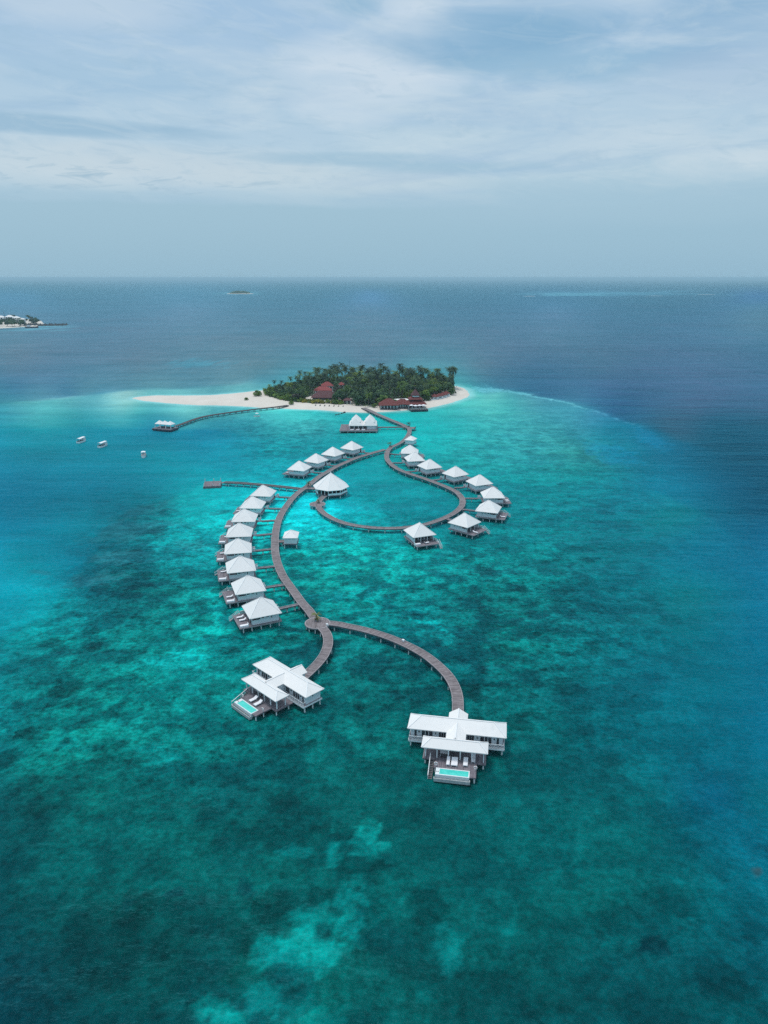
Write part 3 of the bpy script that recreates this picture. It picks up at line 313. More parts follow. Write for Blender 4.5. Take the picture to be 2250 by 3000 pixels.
JOIN = {'V8': (-24.4, 184.2), 'V7': (-30.2, 197.8), 'V6': (-34.8, 212.4), 'V5': (-38.6, 227.6), 'V4': (-40.7, 242.8), 'V3': (-41.8, 258.0), 'V2': (-41.4, 272.4), 'V1': (-39.7, 287.8), 'U1': (-29.0, 327.6), 'U2': (-22.9, 341.6), 'U3': (-16.0, 356.2), 'U4': (-7.2, 367.6), 'R1': (2.4, 366.6), 'R2': (4.3, 347.0), 'R3': (10.6, 330.0), 'R4': (22.2, 314.6), 'R5': (31.2, 302.3), 'R6': (34.0, 286.6), 'R7': (31.5, 271.6), 'R8': (24.2, 260.0), 'R9': (11.2, 250.2)}
SHORE = [(-197.5, 556.6), (-184.0, 545.4), (-164.5, 535.8), (-147.7, 529.1), (-137.5, 526.3), (-125.5, 525.5), (-113.2, 523.7), (-97.6, 518.9), (-86.5, 514.1), (-72.2, 512.0), (-59.8, 508.7), (-46.8, 506.4), (-37.6, 502.4), (-28.6, 497.9), (-17.7, 496.5), (-10.7, 495.5), (0.1, 498.6), (8.8, 501.5), (17.3, 505.2), (26.6, 507.2), (33.0, 514.9), (41.1, 524.1), (51.5, 537.7), (60.0, 552.1), (66.1, 564.1), (69.0, 576.6), (69.7, 596.4), (68.0, 612.0), (63.3, 622.4), (57.1, 629.3), (47.0, 640.7), (23.3, 655.1), (-14.1, 660.9), (-54.4, 654.1), (-80.2, 632.3), (-92.9, 611.5), (-103.0, 598.5), (-114.6, 588.7), (-126.2, 580.2), (-136.5, 573.9), (-149.3, 571.2), (-165.4, 571.0), (-182.4, 571.7), (-192.0, 567.3), (-196.7, 561.9)]
VEG_FRONT = [(-94.0, 574.9), (-89.7, 558.1), (-81.2, 547.2), (-73.0, 536.7), (-60.2, 528.4), (-48.2, 524.3), (-38.7, 523.7), (-32.2, 521.0), (-18.3, 515.0), (-8.3, 508.2), (-4.0, 520.2), (8.2, 530.0), (18, 524), (30.5, 534.4), (35.2, 545.8), (39.5, 556.1), (46.3, 566.7), (53.7, 570.1), (57.8, 590.2)]


# ------------------------------------------------------------------ numeric noise for the sea and sand sheets
def vn(x, y, seed=0):
    """gradient noise, about 0..1"""
    xi = np.floor(x).astype(np.int64); yi = np.floor(y).astype(np.int64)
    fx = x - xi; fy = y - yi
    u = fx * fx * fx * (fx * (fx * 6 - 15) + 10); v = fy * fy * fy * (fy * (fy * 6 - 15) + 10)
    def g(a, b, dx, dy):
        n = ((xi + a) * 374761393 + (yi + b) * 668265263 + seed * 1442695041) & 0xFFFFFFFF
        n = ((n ^ (n >> 13)) * 1274126177) & 0xFFFFFFFF
        t = ((n ^ (n >> 16)) & 0xFFFF) / 65536. * 2 * PI
        return np.cos(t) * dx + np.sin(t) * dy
    n = (g(0, 0, fx, fy) * (1 - u) + g(1, 0, fx - 1, fy) * u) * (1 - v) + (g(0, 1, fx, fy - 1) * (1 - u) + g(1, 1, fx - 1, fy - 1) * u) * v
    return .5 + .72 * n

def fbm(x, y, octs=5, seed=0, gain=.5):
    t = 0; a = 1; s = 0
    for k in range(octs):
        c, q = math.cos(.6 * k), math.sin(.6 * k)
        t = t + a * vn((x * c - y * q) * 2 ** k + 17.3 * k, (x * q + y * c) * 2 ** k - 9.1 * k, seed + k)
        s += a; a *= gain
    return t / s

def sstep(a, b, x):
    t = np.clip((x - a) / (b - a), 0, 1); return t * t * (3 - 2 * t)

def poly_dist(px, py, poly):
    """signed distance to a closed polygon, positive inside"""
    d = np.full(px.shape, 1e9); ins = np.zeros(px.shape, bool)
    n = len(poly)
    for i in range(n):
        x0, y0 = poly[i]; x1, y1 = poly[(i + 1) % n]
        ex, ey = x1 - x0, y1 - y0
        t = np.clip(((px - x0) * ex + (py - y0) * ey) / (ex * ex + ey * ey), 0, 1)
        d = np.minimum(d, np.hypot(px - x0 - t * ex, py - y0 - t * ey))
        c = ((y0 > py) != (y1 > py)) & (px < (x1 - x0) * (py - y0) / (y1 - y0 + 1e-12) + x0)
        ins ^= c
    return np.where(ins, d, -d)

def grid_mesh(name, xs, ys, Z, mat, colors=None, keep=None):
    nx, ny = len(xs), len(ys)
    X, Y = np.meshgrid(xs, ys)
    co = np.stack([X.ravel(), Y.ravel(), np.asarray(Z, float).ravel()], 1)
    i = (np.arange(ny - 1)[:, None] * nx + np.arange(nx - 1)[None, :]).ravel()
    q = np.stack([i, i + 1, i + nx + 1, i + nx], 1)
    if keep is not None:
        k = keep.ravel(); q = q[k[q].all(1)]
    me = bpy.data.meshes.new(name)
    me.vertices.add(len(co)); me.vertices.foreach_set('co', co.ravel())
    me.loops.add(q.size); me.loops.foreach_set('vertex_index', q.ravel().astype(np.int32))
    me.polygons.add(len(q)); me.polygons.foreach_set('loop_start', np.arange(0, q.size, 4, dtype=np.int32))
    me.polygons.foreach_set('loop_total', np.full(len(q), 4, np.int32))
    me.polygons.foreach_set('use_smooth', np.ones(len(q), bool))
    me.update(calc_edges=True); me.validate()
    if colors is not None:
        at = me.color_attributes.new('seabed', 'FLOAT_COLOR', 'POINT')
        at.data.foreach_set('color', colors.astype(np.float32).ravel())
    me.materials.append(mat)
    o = bpy.data.objects.new(name, me); COL.objects.link(o)
    return o

# ------------------------------------------------------------------ water
def water_material():
    m, nt, p = newmat('lagoon_water')
    at = nt.nodes.new('ShaderNodeAttribute'); at.attribute_name = 'seabed'
    geo = nt.nodes.new('ShaderNodeNewGeometry'); pos = geo.outputs['Position']
    # coral heads and sand pockets finer than the sheet's own grid
    amp = mth(nt, 'MULTIPLY', mth(nt, 'SUBTRACT', at.outputs['Alpha'], .07, True), 1.9, True)
    a = noise(nt, .26, 6, .62, pos); b = noise(nt, .85, 5, .65, pos)
    def sharp(o, gain): return mth(nt, 'SUBTRACT', mth(nt, 'ADD', .5, mth(nt, 'MULTIPLY', mth(nt, 'SUBTRACT', o, .5), gain), True), .5)
    k = mth(nt, 'ADD', mth(nt, 'MULTIPLY', sharp(a.outputs['Fac'], 4.6), .6), mth(nt, 'MULTIPLY', sharp(b.outputs['Fac'], 4.2), .66))
    # single coral heads, dark and ragged, about one to every ten metres
    def heads(scale, keep, r0, r1, seed):
        off = nt.nodes.new('ShaderNodeVectorMath'); off.operation = 'MULTIPLY_ADD'
        dn = noise(nt, scale * 3.2, 4, .6, pos); L(nt, dn.outputs['Color'], off.inputs[0])
        off.inputs[1].default_value = (1.1 / scale * .55,) * 3; L(nt, mapping(nt, pos, (1, 1, 0), (seed, seed * 1.7, 0)), off.inputs[2])
        vo = nt.nodes.new('ShaderNodeTexVoronoi'); vo.voronoi_dimensions = '2D'; vo.inputs['Scale'].default_value = scale; L(nt, off.outputs[0], vo.inputs['Vector'])
        cs = nt.nodes.new('ShaderNodeSeparateXYZ'); L(nt, vo.outputs['Color'], cs.inputs[0])
        on = mth(nt, 'LESS_THAN', cs.outputs[0], keep)
        rad = mth(nt, 'ADD', r0, mth(nt, 'MULTIPLY', cs.outputs[1], r1 - r0))
        return mth(nt, 'MULTIPLY', on, mth(nt, 'MULTIPLY', mth(nt, 'SUBTRACT', rad, vo.outputs['Distance']), 13, True))
    hd = mth(nt, 'MAXIMUM', heads(.085, .45, .10, .38, 3.1), mth(nt, 'MULTIPLY', heads(.26, .38, .10, .36, 11.3), .7))
    k = mth(nt, 'MULTIPLY', mth(nt, 'ADD', 1, mth(nt, 'MULTIPLY', k, amp)), mth(nt, 'SUBTRACT', 1, mth(nt, 'MULTIPLY', hd, mth(nt, 'MULTIPLY', amp, .48))))
    # wind ripples, chop and a long swell; patches where the wind is stronger
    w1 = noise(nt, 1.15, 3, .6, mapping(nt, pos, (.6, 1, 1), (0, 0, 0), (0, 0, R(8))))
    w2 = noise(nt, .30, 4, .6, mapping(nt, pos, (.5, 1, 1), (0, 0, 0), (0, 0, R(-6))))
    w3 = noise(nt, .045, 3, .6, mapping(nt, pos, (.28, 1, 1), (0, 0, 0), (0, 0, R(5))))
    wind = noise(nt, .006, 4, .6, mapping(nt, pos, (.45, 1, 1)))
    sep = nt.nodes.new('ShaderNodeSeparateXYZ'); L(nt, pos, sep.inputs[0])
    g = mth(nt, 'MULTIPLY', mth(nt, 'ADD', wind.outputs['Fac'], -.1), 1.6, True)
    n = bump(nt, w3.outputs['Fac'], mth(nt, 'MULTIPLY', g, .7), 5)
    n = bump(nt, w2.outputs['Fac'], mth(nt, 'MULTIPLY', g, .85), 1.2, n)
    n = bump(nt, w1.outputs['Fac'], mth(nt, 'MULTIPLY', g, .7), .34, n)
    # ripple light painted into the water colour: light and dark streaks along the crests
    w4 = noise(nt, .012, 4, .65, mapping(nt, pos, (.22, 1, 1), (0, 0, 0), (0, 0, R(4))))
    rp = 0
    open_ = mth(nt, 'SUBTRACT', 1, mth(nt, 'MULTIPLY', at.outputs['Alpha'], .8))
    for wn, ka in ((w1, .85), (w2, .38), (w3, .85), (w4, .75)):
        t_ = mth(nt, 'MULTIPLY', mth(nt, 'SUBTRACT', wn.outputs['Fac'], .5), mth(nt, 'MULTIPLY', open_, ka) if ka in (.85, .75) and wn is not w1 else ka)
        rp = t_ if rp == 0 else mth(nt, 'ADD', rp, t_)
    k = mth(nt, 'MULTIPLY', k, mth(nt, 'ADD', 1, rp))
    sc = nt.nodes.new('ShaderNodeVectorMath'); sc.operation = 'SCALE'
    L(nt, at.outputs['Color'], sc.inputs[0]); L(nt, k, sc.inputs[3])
    # body colour below, sky sheen by angle above
    nt.nodes.remove(p)
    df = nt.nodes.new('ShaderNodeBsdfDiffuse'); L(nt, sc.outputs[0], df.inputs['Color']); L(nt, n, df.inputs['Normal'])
    gl = nt.nodes.new('ShaderNodeBsdfAnisotropic'); gl.inputs['Color'].default_value = (.12, .66, .84, 1); gl.inputs['Roughness'].default_value = .32; L(nt, n, gl.inputs['Normal'])
    fr = nt.nodes.new('ShaderNodeFresnel'); fr.inputs['IOR'].default_value = 1.25; L(nt, n, fr.inputs['Normal'])
    mx = nt.nodes.new('ShaderNodeMixShader'); L(nt, mth(nt, 'MINIMUM', mth(nt, 'MULTIPLY', fr.outputs[0], .62), .34), mx.inputs[0])
    L(nt, df.outputs[0], mx.inputs[1]); L(nt, gl.outputs[0], mx.inputs[2])
    L(nt, mx.outputs[0], [x for x in nt.nodes if x.type == 'OUTPUT_MATERIAL'][0].inputs['Surface'])
    return m

def build_sea():
    ys = [-2500, -1200, -500, -200, -60, 0, 25]
    y = 40.
    while y < 60000:
        ys.append(y)
        y += max(.62, y * y / 105000.) if y < 620 else y * .028
    xs = [0.]; x = 0.; st = .8
    while x < 60000:
        if x > 75: st *= 1.022
        st = min(st, 2.6) if x < 360 else st * 1.09
        x += st; xs.append(x)
    xs = np.array([-v for v in xs[:0:-1]] + xs); ys = np.array(ys)
    X, Y = np.meshgrid(xs, ys); X = X.ravel(); Y = Y.ravel()
    # chart of the reef: colour by bearing and dip from the camera above (0, 0)
    Yc = np.maximum(Y, 30)
    w1 = fbm(X / 38, Y / 38, 4, 3) - .5; w2 = fbm(X / 38, Y / 38, 4, 11) - .5
    near = np.clip(160 / Yc, .25, 1)
    q1 = 1536 * X / Yc * np.cos(np.arctan2(90, Yc)) + 46 * w1 * near
    q2 = 1536 * np.arctan2(90., Yc) + 34 * w2 * near
    C = np.array(CHART)
    # drop-offs: the chart is pulled apart along these lines so the colour changes within a few metres
    s1 = np.zeros_like(q1); s2 = np.zeros_like(q2)
    for line, wd, de in EDGES:
        bd = np.full(q1.shape, 1e9); sg = np.zeros(q1.shape); nx = np.zeros(q1.shape); ny = np.zeros(q1.shape)
        for (ax, ay), (bx, by) in zip(line, line[1:]):
            ex, ey = bx - ax, by - ay; ln = math.hypot(ex, ey)
            t = np.clip(((q1 - ax) * ex + (q2 - ay) * ey) / (ln * ln), 0, 1)
            dx, dy = q1 - ax - t * ex, q2 - ay - t * ey
            d = np.hypot(dx, dy); c = d < bd
            bd = np.where(c, d, bd); sg = np.where(c, np.sign(ex * dy - ey * dx), sg)
            nx = np.where(c, -ey / ln, nx); ny = np.where(c, ex / ln, ny)
        ends = np.minimum(np.hypot(q1 - line[0][0], q2 - line[0][1]), np.hypot(q1 - line[-1][0], q2 - line[-1][1]))
        m = sg * wd * np.tanh(bd / de) * np.exp(-bd / (1.1 * wd)) * sstep(0, 40, ends + .0)
        s1 += m * nx; s2 += m * ny
    q1 = q1 + s1; q2 = q2 + s2
    out = np.zeros((len(X), 4))
    # smooth interpolation of the chart (multiquadric, lightly relaxed)
    ax, ay = C[:, 0] / 100, C[:, 1] * 1.7 / 100
    K = np.sqrt((ax[:, None] - ax) ** 2 + (ay[:, None] - ay) ** 2 + .05)
    Vv = np.concatenate([np.sqrt(C[:, 2:5]), C[:, 5:6]], 1); mean = Vv.mean(0)
    wt = np.linalg.solve(K - np.eye(len(C)) * .035, Vv - mean)
    for s in range(0, len(X), 20000):
        e = slice(s, s + 20000)
        k = np.sqrt((q1[e, None] / 100 - ax) ** 2 + (q2[e, None] * 1.7 / 100 - ay) ** 2 + .05)
        out[e] = np.clip(k @ wt + mean, 0, 1)
    out[:, :3] **= 2
    # beyond the charted sector fade to open sea
    f = sstep(900, 1300, np.abs(q1))[:, None]; out[:, :3] = out[:, :3] * (1 - f) + np.array([[.004, .10, .20]]) * f
    f = sstep(40, 0, Y)[:, None]; out[:, :3] = out[:, :3] * (1 - f) + np.array([[.001, .06, .06]]) * f
    # named patches of sand and coral
    ed = fbm(X / 7, Y / 7, 5, 5) - .5
    e2 = fbm(X / 2.6, Y / 2.6, 4, 8) - .5
    for (a, b, ra, rb, rot, cr, cg, cb, k) in PATCH:
        m = (abs(q1 - a) < 3 * max(ra, rb)) & (abs(q2 - b) < 3 * max(ra, rb))
        if not m.any(): continue
        u = q1[m] - a; v = q2[m] - b
        c, q = math.cos(rot), math.sin(rot)
        d = np.hypot((u * c + v * q) / ra, (-u * q + v * c) / rb)
        f = (k * sstep(1.1, .84, d + 2.0 * ed[m] + 2.4 * e2[m]) * (.62 + .38 * sstep(.36, .56, .5 + e2[m] + .6 * ed[m])))[:, None]
        out[m, :3] = out[m, :3] * (1 - f) + np.array([[cr, cg, cb]]) * f
    # coral and sand mottling, elongated a little along the reef
    amp = out[:, 3]
    n1 = fbm(X / 17 + 2.4 * w1, Y / 15, 4, 21, .6); n2 = fbm(X / 6.2, Y / 6.2, 5, 31, .62)
    mm = sstep(.43, .57, .55 * n1 + .45 * n2)
    k = 1 + amp * (mm - .5) * 1.15
    out[:, 0] *= np.clip(k, .2, 3) ** 1.6; out[:, 1] *= k; out[:, 2] *= 1 + (k - 1) * .88
    # clear water over sand within a few metres of the beaches
    d = poly_dist(X, Y, SHORE); f = np.where(np.abs(d) < 30, sstep(-9 - 9 * w1, 1, d), 0)[:, None] * .75
    out[:, :3] = out[:, :3] * (1 - f) + np.array([[.34, .64, .62]]) * f
    out[:, :3] = np.clip(out[:, :3], 0, 1); out[:, 3] = np.clip(amp, 0, 1)
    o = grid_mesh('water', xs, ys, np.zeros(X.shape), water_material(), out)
    tag(o, 'turquoise lagoon water over coral and sand, deep blue sea beyond', None, None, 'structure')
build_sea()

# ------------------------------------------------------------------ island ground
def sand_material():
    m, nt, p = newmat('coral_sand')
    geo = nt.nodes.new('ShaderNodeNewGeometry'); pos = geo.outputs['Position']
    a = noise(nt, .09, 6, .6, pos); b = noise(nt, 1.3, 4, .6, pos)
    c = mixc(nt, a.outputs['Fac'], (.52, .475, .425), (.71, .665, .61))
    c = mixc(nt, mth(nt, 'MULTIPLY', b.outputs['Fac'], .35), c, (.46, .42, .36))
    sep = nt.nodes.new('ShaderNodeSeparateXYZ'); L(nt, pos, sep.inputs[0])
    wet = mth(nt, 'SUBTRACT', 1, mth(nt, 'DIVIDE', sep.outputs[2], .28), True)
    c = mixc(nt, mth(nt, 'MULTIPLY', wet, .35), c, (.46, .50, .46))
    L(nt, c, p.inputs['Base Color']); p.inputs['Roughness'].default_value = .9
    p.inputs['Specular IOR Level'].default_value = .15
    L(nt, bump(nt, b.outputs['Fac'], .4, .15), p.inputs['Normal'])
    return m
M['sand'] = sand_material()

def sand_sheet(name, poly, step, top, label, slope=14):
    P = np.array(poly); x0, y0 = P.min(0) - 12; x1, y1 = P.max(0) + 12
    xs = np.arange(x0, x1, step); ys = np.arange(y0, y1, step)
    X, Y = np.meshgrid(xs, ys)
    d = poly_dist(X, Y, poly) + 2.2 * (fbm(X / 9, Y / 9, 4, 2) - .5)
    Z = np.where(d > 0, top * np.clip(d / slope, 0, 1) ** .7 + .25 * (fbm(X / 12, Y / 12, 4, 4) - .5) * np.clip(d / 8, 0, 1), d * .12)
    o = grid_mesh(name, xs, ys, Z, M['sand'], None, d > -step * 2.2)
    return tag(o, label, None, None, 'structure')
sand_sheet('island_beach', SHORE, 1.5, 1.5, 'white coral sand of the island and its long sand spit')
FAR = [(-940, 1330), (-800, 1335), (-730, 1345), (-700, 1385), (-688, 1405), (-672, 1428), (-690, 1490), (-751, 1609), (-849, 1719), (-940, 1760)]
sand_sheet('far_island_ground', FAR, 8, 1.6, 'sandy ground of the settled island at the left edge')
sand_sheet('far_islet_sand', [(-905, 4300), (-790, 4290), (-755, 4330), (-780, 4400), (-880, 4420), (-925, 4370)], 10, 1.5, 'sand rim of the tiny wooded islet near the horizon')
for k, (x, y, a, b) in enumerate([(738, 3770, 34, 14), (1395, 3830, 50, 9), (1800, 4150, 60, 12)]):
    sand_sheet('sandbank', [(x + a * math.cos(t) , y + b * math.sin(t) + .12 * a * math.cos(t)) for t in np.linspace(0, 2 * PI, 14)[:-1]], 6, .5, 'white sandbank streak on the distant reef')
def crest_z(x, y): return 1.5

# ------------------------------------------------------------------ boardwalks
def smooth_path(pts, step=1.2):
    P = [Vector((*p, 0)) for p in pts]
    P = [P[0] * 2 - P[1]] + P + [P[-1] * 2 - P[-2]]
    out = []
    for i in range(1, len(P) - 2):
        n = max(2, int((P[i + 1] - P[i]).length / .5))
        for k in range(n):
            t = k / n
            a, b, c, d = P[i - 1], P[i], P[i + 1], P[i + 2]
            out.append(.5 * ((2 * b) + (c - a) * t + (2 * a - 5 * b + 4 * c - d) * t * t + (3 * b - a - 3 * c + d) * t ** 3))
    out.append(P[-2])
    # resample to even spacing
    res = [out[0]]; acc = 0
    for a, b in zip(out, out[1:]):
        l = (b - a).length
        while acc + l >= step:
            f = (step - acc) / l; a = a + (b - a) * f; l = (b - a).length; acc = 0; res.append(a.copy())
        acc += l
    if (res[-1] - out[-1]).length > .3: res.append(out[-1])
    return res

def sweep(mb, path, off0, off1, z0, z1):
    rows = []; s = 0
    for i, p in enumerate(path):
        d = (path[min(i + 1, len(path) - 1)] - path[max(i - 1, 0)]).normalized()
        n = Vector((-d.y, d.x, 0))
        if i: s += (p - path[i - 1]).length
        rows.append((p + n * off0, p + n * off1, s))
    o = path[0]
    idx = []
    for a, b, s in rows:
        a = a - o; b = b - o
        idx.append(([mb.vert(a.x, a.y, z0), mb.vert(b.x, b.y, z0), mb.vert(b.x, b.y, z1), mb.vert(a.x, a.y, z1)], s))
    for (A, s0), (B, s1) in zip(idx, idx[1:]):
        mb.face([A[3], A[2], B[2], B[3]][::-1], [(s0, off0), (s0, off1), (s1, off1), (s1, off0)][::-1])
        mb.face([A[0], A[1], B[1], B[0]], [(s0, off0), (s0, off1), (s1, off1), (s1, off0)])
        mb.face([A[1], A[2], B[2], B[1]], [(s0, 0), (s0, .2), (s1, .2), (s1, 0)])
        mb.face([A[0], A[3], B[3], B[0]][::-1], [(s0, 0), (s0, .2), (s1, .2), (s1, 0)][::-1])
    A, s = idx[0]; mb.face(A, [(s, 0)] * 4)
    A, s = idx[-1]; mb.face(A[::-1], [(s, 0)] * 4)

PILE = {}
def pile_mesh(r, h, mat='post'):
    key = (round(r, 3), round(h, 2), mat)
    if key not in PILE:
        mb = MB(); mb.tube([(0, 0, -2.6), (0, 0, h)], r, 8)
        o = mb.build('pile', M[mat]); me = o.data; bpy.data.objects.remove(o); PILE[key] = me
    return PILE[key]
def beam_mesh(l, w=.18, h=.24, mat='beam'):
    key = ('b', round(l, 2), w, h, mat)
    if key not in PILE:
        mb = MB(); mb.box(-w / 2, w / 2, -l / 2, l / 2, 0, h)
        o = mb.build('crossbeam', M[mat]); me = o.data; bpy.data.objects.remove(o); PILE[key] = me
    return PILE[key]

def boardwalk(name, label, pts, width=2.5, ztop=1.6, every=4.6, mat='plank', cat='boardwalk', group=None, kerbs=True, pile_r=.14, rails=False, pmat='post', kmat='kerb'):
    path = smooth_path(pts)
    o = path[0]
    t = thing(name, label, cat, (o.x, o.y, 0), 0, group)
    mb = MB(); sweep(mb, path, -width / 2, width / 2, ztop - .14, ztop); mb.build('deck', M[mat], t)
    for s in (-1, 1):
        mb = MB(); e = s * width / 2
        sweep(mb, path, min(e, e - s * .16) + .0, max(e, e - s * .16), ztop + .004, ztop + (.13 if kerbs else .05)); mb.build('kerb_beam', M[kmat], t)
        mb = MB(); e = s * (width / 2 - .22)
        sweep(mb, path, min(e, e - s * .14), max(e, e - s * .14), ztop - .42, ztop - .144); mb.build('girder', M['beam'], t)
    acc = every * .5
    for i in range(1, len(path)):
        acc += (path[i] - path[i - 1]).length
        if acc >= every or i == len(path) - 2:
            acc = 0
            d = (path[min(i + 1, len(path) - 1)] - path[i - 1]).normalized()
            n = Vector((-d.y, d.x, 0)); a = math.atan2(d.y, d.x); p = path[i] - o
            b = obj('crossbeam', beam_mesh(width - .04), t); b.location = (p.x, p.y, ztop - .664); b.rotation_euler.z = a
            for s in (-1, 1):
                q = p + n * (s * (width / 2 - .2))
                c = obj('pile', pile_mesh(pile_r, ztop - .664, pmat), t); c.location = (q.x, q.y, 0)
    return t

def disc_platform(name, label, cx, cy, r, ztop, ry=None, npile=10):
    t = thing(name, label, 'platform', (cx, cy, 0))
    ry = ry or r; n = 48
    mb = MB()
    top = [(r * math.cos(2 * PI * k / n), ry * math.sin(2 * PI * k / n)) for k in range(n)]
    mb.poly([(x, y, ztop) for x, y in top]); mb.poly([(x, y, ztop - .15) for x, y in top][::-1])
    for (x0, y0), (x1, y1) in zip(top, top[1:] + top[:1]): mb.poly([(x0, y0, ztop - .15), (x1, y1, ztop - .15), (x1, y1, ztop), (x0, y0, ztop)])
    mb.build('deck', M['plank'], t)
    mb = MB()
    for (x0, y0), (x1, y1) in zip(top, top[1:] + top[:1]):
        k = 1 + .03; j = 1 - .06
        mb.hexa([(x0 * j, y0 * j, ztop - .3), (x0 * k, y0 * k, ztop - .3), (x1 * k, y1 * k, ztop - .3), (x1 * j, y1 * j, ztop - .3)][::1],
                [(x0 * j, y0 * j, ztop + .03), (x0 * k, y0 * k, ztop + .03), (x1 * k, y1 * k, ztop + .03), (x1 * j, y1 * j, ztop + .03)])
    mb.build('rim', M['kerb'], t)
    for k in range(npile):
        a = 2 * PI * (k + .3) / npile
        c = obj('pile', pile_mesh(.14, ztop - .31), t); c.location = (r * .9 * math.cos(a), ry * .9 * math.sin(a), 0)
    return t

boardwalk('boardwalk', 'long curving grey boardwalk past the eight villas on the left', MAIN, 2.6)
boardwalk('boardwalk', 'loop boardwalk curving inside the villas on the right', LOOP, 2.4, 1.604, 4.8)
boardwalk('boardwalk', 'curved boardwalk arm leading to the pool villa at front left', ARM_L, 2.5, 1.608, 4.2)
boardwalk('boardwalk', 'long curved boardwalk arm leading to the pool villa at front right', ARM_R, 2.5, 1.604, 4.2)
boardwalk('boardwalk', 'straight boardwalk linking the island beach to the villas', ISLAND_WALK, 3.2, 1.61, 5)
boardwalk('boardwalk', 'narrow boardwalk to the twin-roofed spa house', SPA_BRIDGE, 2.0, 1.6, 4)
boardwalk('pier', 'weathered landing pier running left from the round pavilion junction', ARRIVAL, 2.4, 1.612, 3.4, cat='pier', mat='darkwood')
boardwalk('pier', 'long dark pier from the sand spit to the three-peaked shelter', ISLAND_JETTY, 2.4, 1.5, 4.4, mat='darkwood', cat='pier', pmat='beam', kmat='beam', pile_r=.2)
boardwalk('footbridge', 'short boardwalk from the loop platform up to the round pavilion', BRIDGE_PAV, 2.4, 1.616, 3, cat='footbridge')
boardwalk('footbridge', 'wide short boardwalk between junction palm and round pavilion', [(-36.2, 300.5), (-33.6, 302.0), (-30.0, 301.2)], 3.2, 1.62, 2.4, cat='footbridge')
disc_platform('round_platform', 'round boardwalk platform with bright palm at the fork', -17.9, 172.6, 3.35, 1.63)
disc_platform('round_platform', 'round boardwalk platform below the round pavilion', -27.35, 278.5, 3.2, 1.63)
for lab, x, y, a in (('small white equipment box on the outer edge of the long right arm', 4.9, 162.3, -44), ('small white equipment box where the left arm leaves the front round platform', -15.2, 171.0, -55)):
    t = thing('equipment_box', lab, 'box', (x, y, 1.61), R(a))
    mb = MB(); mb.box(-.3, .3, -.2, .2, .03, .5); mb.build('case', M['paint'], t)
    mb = MB(); mb.box(-.34, .34, -.24, .24, .503, .56); mb.build('lid', M['paint'], t)
    for q in (-.22, .22):
        mb = MB(); mb.box(q - .05, q + .05, -.18, .18, 0, .029); mb.build('foot', M['beam'], t)
# landing stage at the end of the pier
t = thing('landing_stage', 'low dark floating landing stage at the pier end', 'landing stage', (-77.6, 311.2, 0), R(10))
mb = MB(); mb.box(-4.2, 3.4, -4.2, 4.4, .55, .95); mb.build('deck', M['deckwood'], t)
mb = MB(); mb.box(-4.35, 3.55, -4.35, 4.55, .05, .546); mb.build('pontoon', M['beam'], t)
mb = MB(); mb.hexa([(3.0, -1.0, .95), (6.2, -1.0, 1.35), (6.2, 1.0, 1.35), (3.0, 1.0, .95)], [(3.0, -1.0, 1.1), (6.2, -1.0, 1.6), (6.2, 1.0, 1.6), (3.0, 1.0, 1.1)]); mb.build('ramp', M['plank'], t)
for x, y in ((-3.9, -3.9), (3.1, -3.9), (-3.9, 4.1), (3.1, 4.1), (0, 4.1), (0, -3.9)):
    c = obj('mooring_post', pile_mesh(.13, 2.3), t); c.location = (x, y, 0)
# widened landing where the island walk meets the spa walk
t = thing('viewing_platform', 'small timber platform beside the palm where boardwalks to beach and spa meet', 'platform', (16.9, 434.6, 0), R(-10))
mb = MB(); mb.box(-2.6, 2.4, -2.6, 2.6, 1.46, 1.634); mb.build('deck', M['plank'], t)
mb = MB(); mb.box(2.4, 2.55, -2.6, 2.6, 1.3, 2.3); mb.build('back_board', M['beam'], t)
for x in (-2.3, 2.1):
    for y in (-2.3, 2.3):
        c = obj('pile', pile_mesh(.16, 1.456, 'beam'), t); c.location = (x, y, 0)

# ------------------------------------------------------------------ loungers and small furniture
def make_lounger():
    t = thing('sun_lounger', 'x', 'sun lounger')
    mb = MB(); mb.box(-.95, .55, -.33, .33, .28, .34); mb.build('frame', M['paint'], t)
    mb = MB(); mb.box(-.93, .42, -.31, .31, .344, .44); mb.build('seat_cushion', M['cushion'], t)
    mb = MB(); mb.hexa([(.42, -.31, .344), (1.0, -.31, .70), (1.0, .31, .70), (.42, .31, .344)], [(.36, -.31, .44), (.94, -.31, .80), (.94, .31, .80), (.36, .31, .44)]); mb.build('backrest', M['cushion'], t)
    for x in (-.85, .5):
        for y in (-.28, .28):
            mb = MB(); mb.box(x - .03, x + .03, y - .03, y + .03, 0, .278); mb.build('leg', M['paint'], t)
    return t
def make_daybed():
    t = thing('daybed', 'x', 'daybed')
    mb = MB(); mb.box(-1.1, 1.1, -.48, .48, .0, .30); mb.build('base', M['paint'], t)
    mb = MB(); mb.box(-1.06, 1.0, -.44, .44, .304, .48); mb.build('cushion', M['cushion'], t)
    mb = MB(); mb.box(1.0, 1.12, -.48, .48, .304, .85); mb.build('backrest', M['paint'], t)
    return t
LNG = make_lounger(); BED = make_daybed(); USED = {'l': False, 'b': False}
def put(kind, x, y, z, rz, label, group, scale=(1, 1, 1)):
    src = LNG if kind == 'l' else BED
    if not USED[kind]: USED[kind] = True; o = src
    else: o = copy_tree(src)
    o.location = (x, y, z); o.rotation_euler = (0, 0, rz); o.scale = scale
    o['label'] = label; o['group'] = group
    return o

